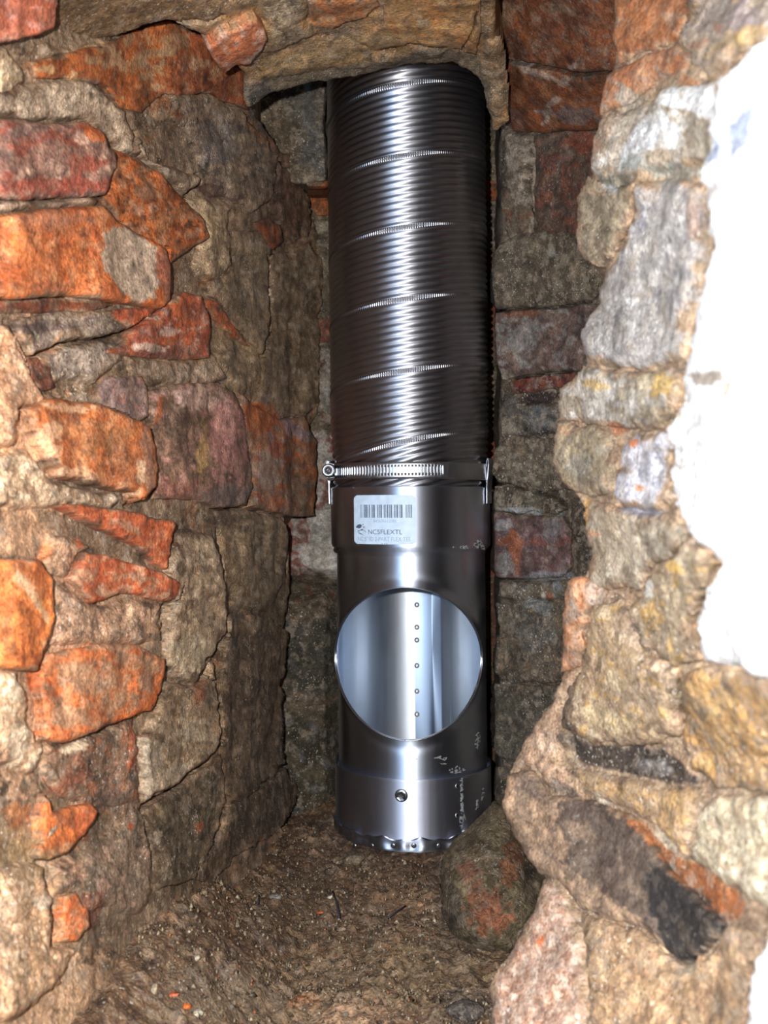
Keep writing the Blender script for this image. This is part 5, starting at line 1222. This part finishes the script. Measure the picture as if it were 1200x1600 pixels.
# single chips that can be pointed at
W, O, G = (206, 192, 168), (208, 104, 46), (150, 140, 126)
pebble('brick_chip', 501, 1427, 13, 7, O, 'orange brick chip right of the white pebble on the floor', None, 1.1, .2, 'chip')
pebble('brick_chip', 292, 1576, 14, 15, (226, 112, 40), 'bright round orange brick chip at the bottom of the floor', None, 2.3, .0, 'chip')
pebble('brick_chip', 270, 1555, 22, 8, (196, 96, 56), 'flat orange brick flake above the round orange chip', None, 3.1, .1, 'chip')
pebble('pebble', 516, 1404, 9, 10, (214, 206, 190), 'small white angular pebble on the brown dirt', None, 4.2)
pebble('pebble', 430, 1407, 20, 17, (136, 132, 126), 'rounded grey pebble left of the white pebble', None, 5.2, .4, sub=3)
pebble('stone', 551, 1350, 44, 30, (124, 108, 86), 'half buried grey brown stone just under the cap', None, 6.4, .2, 'stone', 3, [((100, 84, 64), .1)])
pebble('pebble', 656, 1416, 12, 11, (184, 140, 100), 'tan pebble near the dark sliver on the floor', None, 7.1)
pebble('pebble', 534, 1455, 16, 12, (150, 128, 106), 'pale brown pebble below the thin dark sliver', None, 8.7)
pebble('pebble', 665, 1438, 18, 9, (158, 138, 112), 'flat pale pebble right of the dark sliver', None, 9.3, -.5)
pebble('pebble', 658, 1463, 13, 8, (170, 156, 134), 'small flat pale pebble below the flat one', None, 10.3, .2)
pebble('pebble', 748, 1484, 11, 12, (176, 170, 164), 'light grey pebble at the foot of the large stone', None, 11.2)
pebble('pebble', 302, 1499, 24, 11, (198, 184, 162), 'pale elongated pebble on the lower left dirt', None, 12.2, .5)
pebble('pebble', 242, 1543, 12, 22, (170, 150, 124), 'upright tan pebble near the orange flake', None, 13.2)
pebble('pebble', 310, 1570, 18, 16, (186, 178, 162), 'light grey pebble beside the round orange chip', None, 14.2)
pebble('pebble', 305, 1590, 14, 18, (190, 176, 154), 'pale pebble at the very bottom beside the orange chip', None, 14.9)
pebble('pebble', 318, 1398, 14, 18, (140, 120, 92), 'brown pebble sitting where wall and floor meet', None, 15.2)
pebble('pebble', 168, 1499, 20, 13, (208, 200, 184), 'white shell like flake at the left wall foot', None, 16.2)
pebble('brick_chip', 470, 1563, 22, 12, (156, 104, 66), 'dull orange brown chip in the near floor', None, 17.2, 0, 'chip')
pebble('stone', 772, 1535, 34, 26, (150, 126, 94), 'tan stone beside the pink mortar at the right floor edge', None, 18.2, .4, 'stone', 3)
pebble('stone', 726, 1590, 60, 40, (84, 76, 72), 'dark grey stone in the lower right corner of the floor', None, 19.2, .4, 'stone', 3, [((104, 96, 88), .15)])
rp = random.Random(5)
tw = [(520, 1401, 530, 1443, 'thin dark wooden sliver standing below the white pebble'), (606, 1443, 634, 1424, 'dark splinter lying slantwise on the floor'), (402, 1421, 405, 1411, 'short dark splinter left of the grey pebble')]
for (a, b, c_, d_, lab) in tw:
    p0, p1 = np.array(on_floor(a, b)), np.array(on_floor(c_, d_)); k = p0[1] / F
    p0[2] += .004; p1[2] += .004
    o = tube('wood_sliver', [p0, (p0 * .6 + p1 * .4) + np.array([.0005, 0, .0006]), p1], 1.4 * k, M_INK3, None, 6)
    tag(o, lab, 'splinter')
# loose pebbles anyone could count but not tell apart
spots = []
while len(spots) < 150:
    a, b = rp.uniform(180, 800), rp.uniform(1325, 1598)
    if b < 1360 and not 380 < a < 700: continue
    if a > 690 and b < 1500: continue
    if a < 500 - (b - 1300) * 1.05 + 0: continue
    spots.append((a, b))
protos = [rock_mesh('pebble', 1, .9, .7, 40 + k, c_, 1, .25, (), M_SOIL) for k, c_ in enumerate([(190, 176, 150), (160, 140, 114), (134, 112, 88), (204, 192, 172), (176, 126, 94), (120, 106, 92)])]
for k, (a, b) in enumerate(spots):
    x_, y_, z_ = on_floor(a, b); s = rp.choice([2.2, 2.6, 3.2, 4.2, 5.4]) * y_ / F
    o = bpy.data.objects.new('pebble', protos[k % 6]); COL.objects.link(o)
    o.location = (x_, y_, z_ + s * .5); o.scale = (s, s, s); o.rotation_euler = (rp.uniform(-.4, .4), rp.uniform(-.4, .4), rp.uniform(0, 6.28))
    tag(o, 'tiny loose pebble among the grit on the brown dirt floor', 'pebble', 'tiny pebbles scattered on the dirt floor')
# grit: one body of tiny grains
base = np.array([(1, 0, -.5), (-.5, .87, -.5), (-.5, -.87, -.5), (0, 0, .8)]); fc = np.array([(0, 2, 1), (0, 1, 3), (1, 2, 3), (2, 0, 3)])
ng = 9000
gxr = rng.uniform(-.22, .16, ng); gyr = rng.uniform(.52, .95, ng)
keep = (np.hypot(gxr - .0265, gyr - AY) > .082) & ((gxr < .035) | (gyr < .60) | (gyr > .84)); gxr, gyr = gxr[keep], gyr[keep]; ng = len(gxr)
gz = floor_z(gxr, gyr)
sc_ = rng.uniform(.0006, .0016, ng) * np.where(rng.rand(ng) < .1, 1.6, 1)
an = rng.uniform(0, 6.28, ng); ca, sa = np.cos(an), np.sin(an)
Vg = np.stack([gxr[:, None] + sc_[:, None] * (base[:, 0] * ca[:, None] - base[:, 1] * sa[:, None]), gyr[:, None] + sc_[:, None] * (base[:, 0] * sa[:, None] + base[:, 1] * ca[:, None]), (gz + sc_ * .6 + .0008)[:, None] + sc_[:, None] * base[:, 2]], 2).reshape(-1, 3)
Fg = (fc[None] + (np.arange(ng) * 4)[:, None, None]).reshape(-1, 3)
pal = lin(np.array([(150, 130, 104), (110, 92, 70), (186, 168, 140), (80, 64, 48), (160, 100, 66)])); cg = np.repeat(pal[rng.choice(5, ng, p=[.33, .3, .12, .2, .05])], 4, 0)
go = mesh_obj('grit', Vg, Fg, M_SOIL, None, cg, smooth=False)
go['kind'] = 'stuff'; tag(go, 'fine grit and crumbs of mortar covering the brown dirt floor', 'grit')
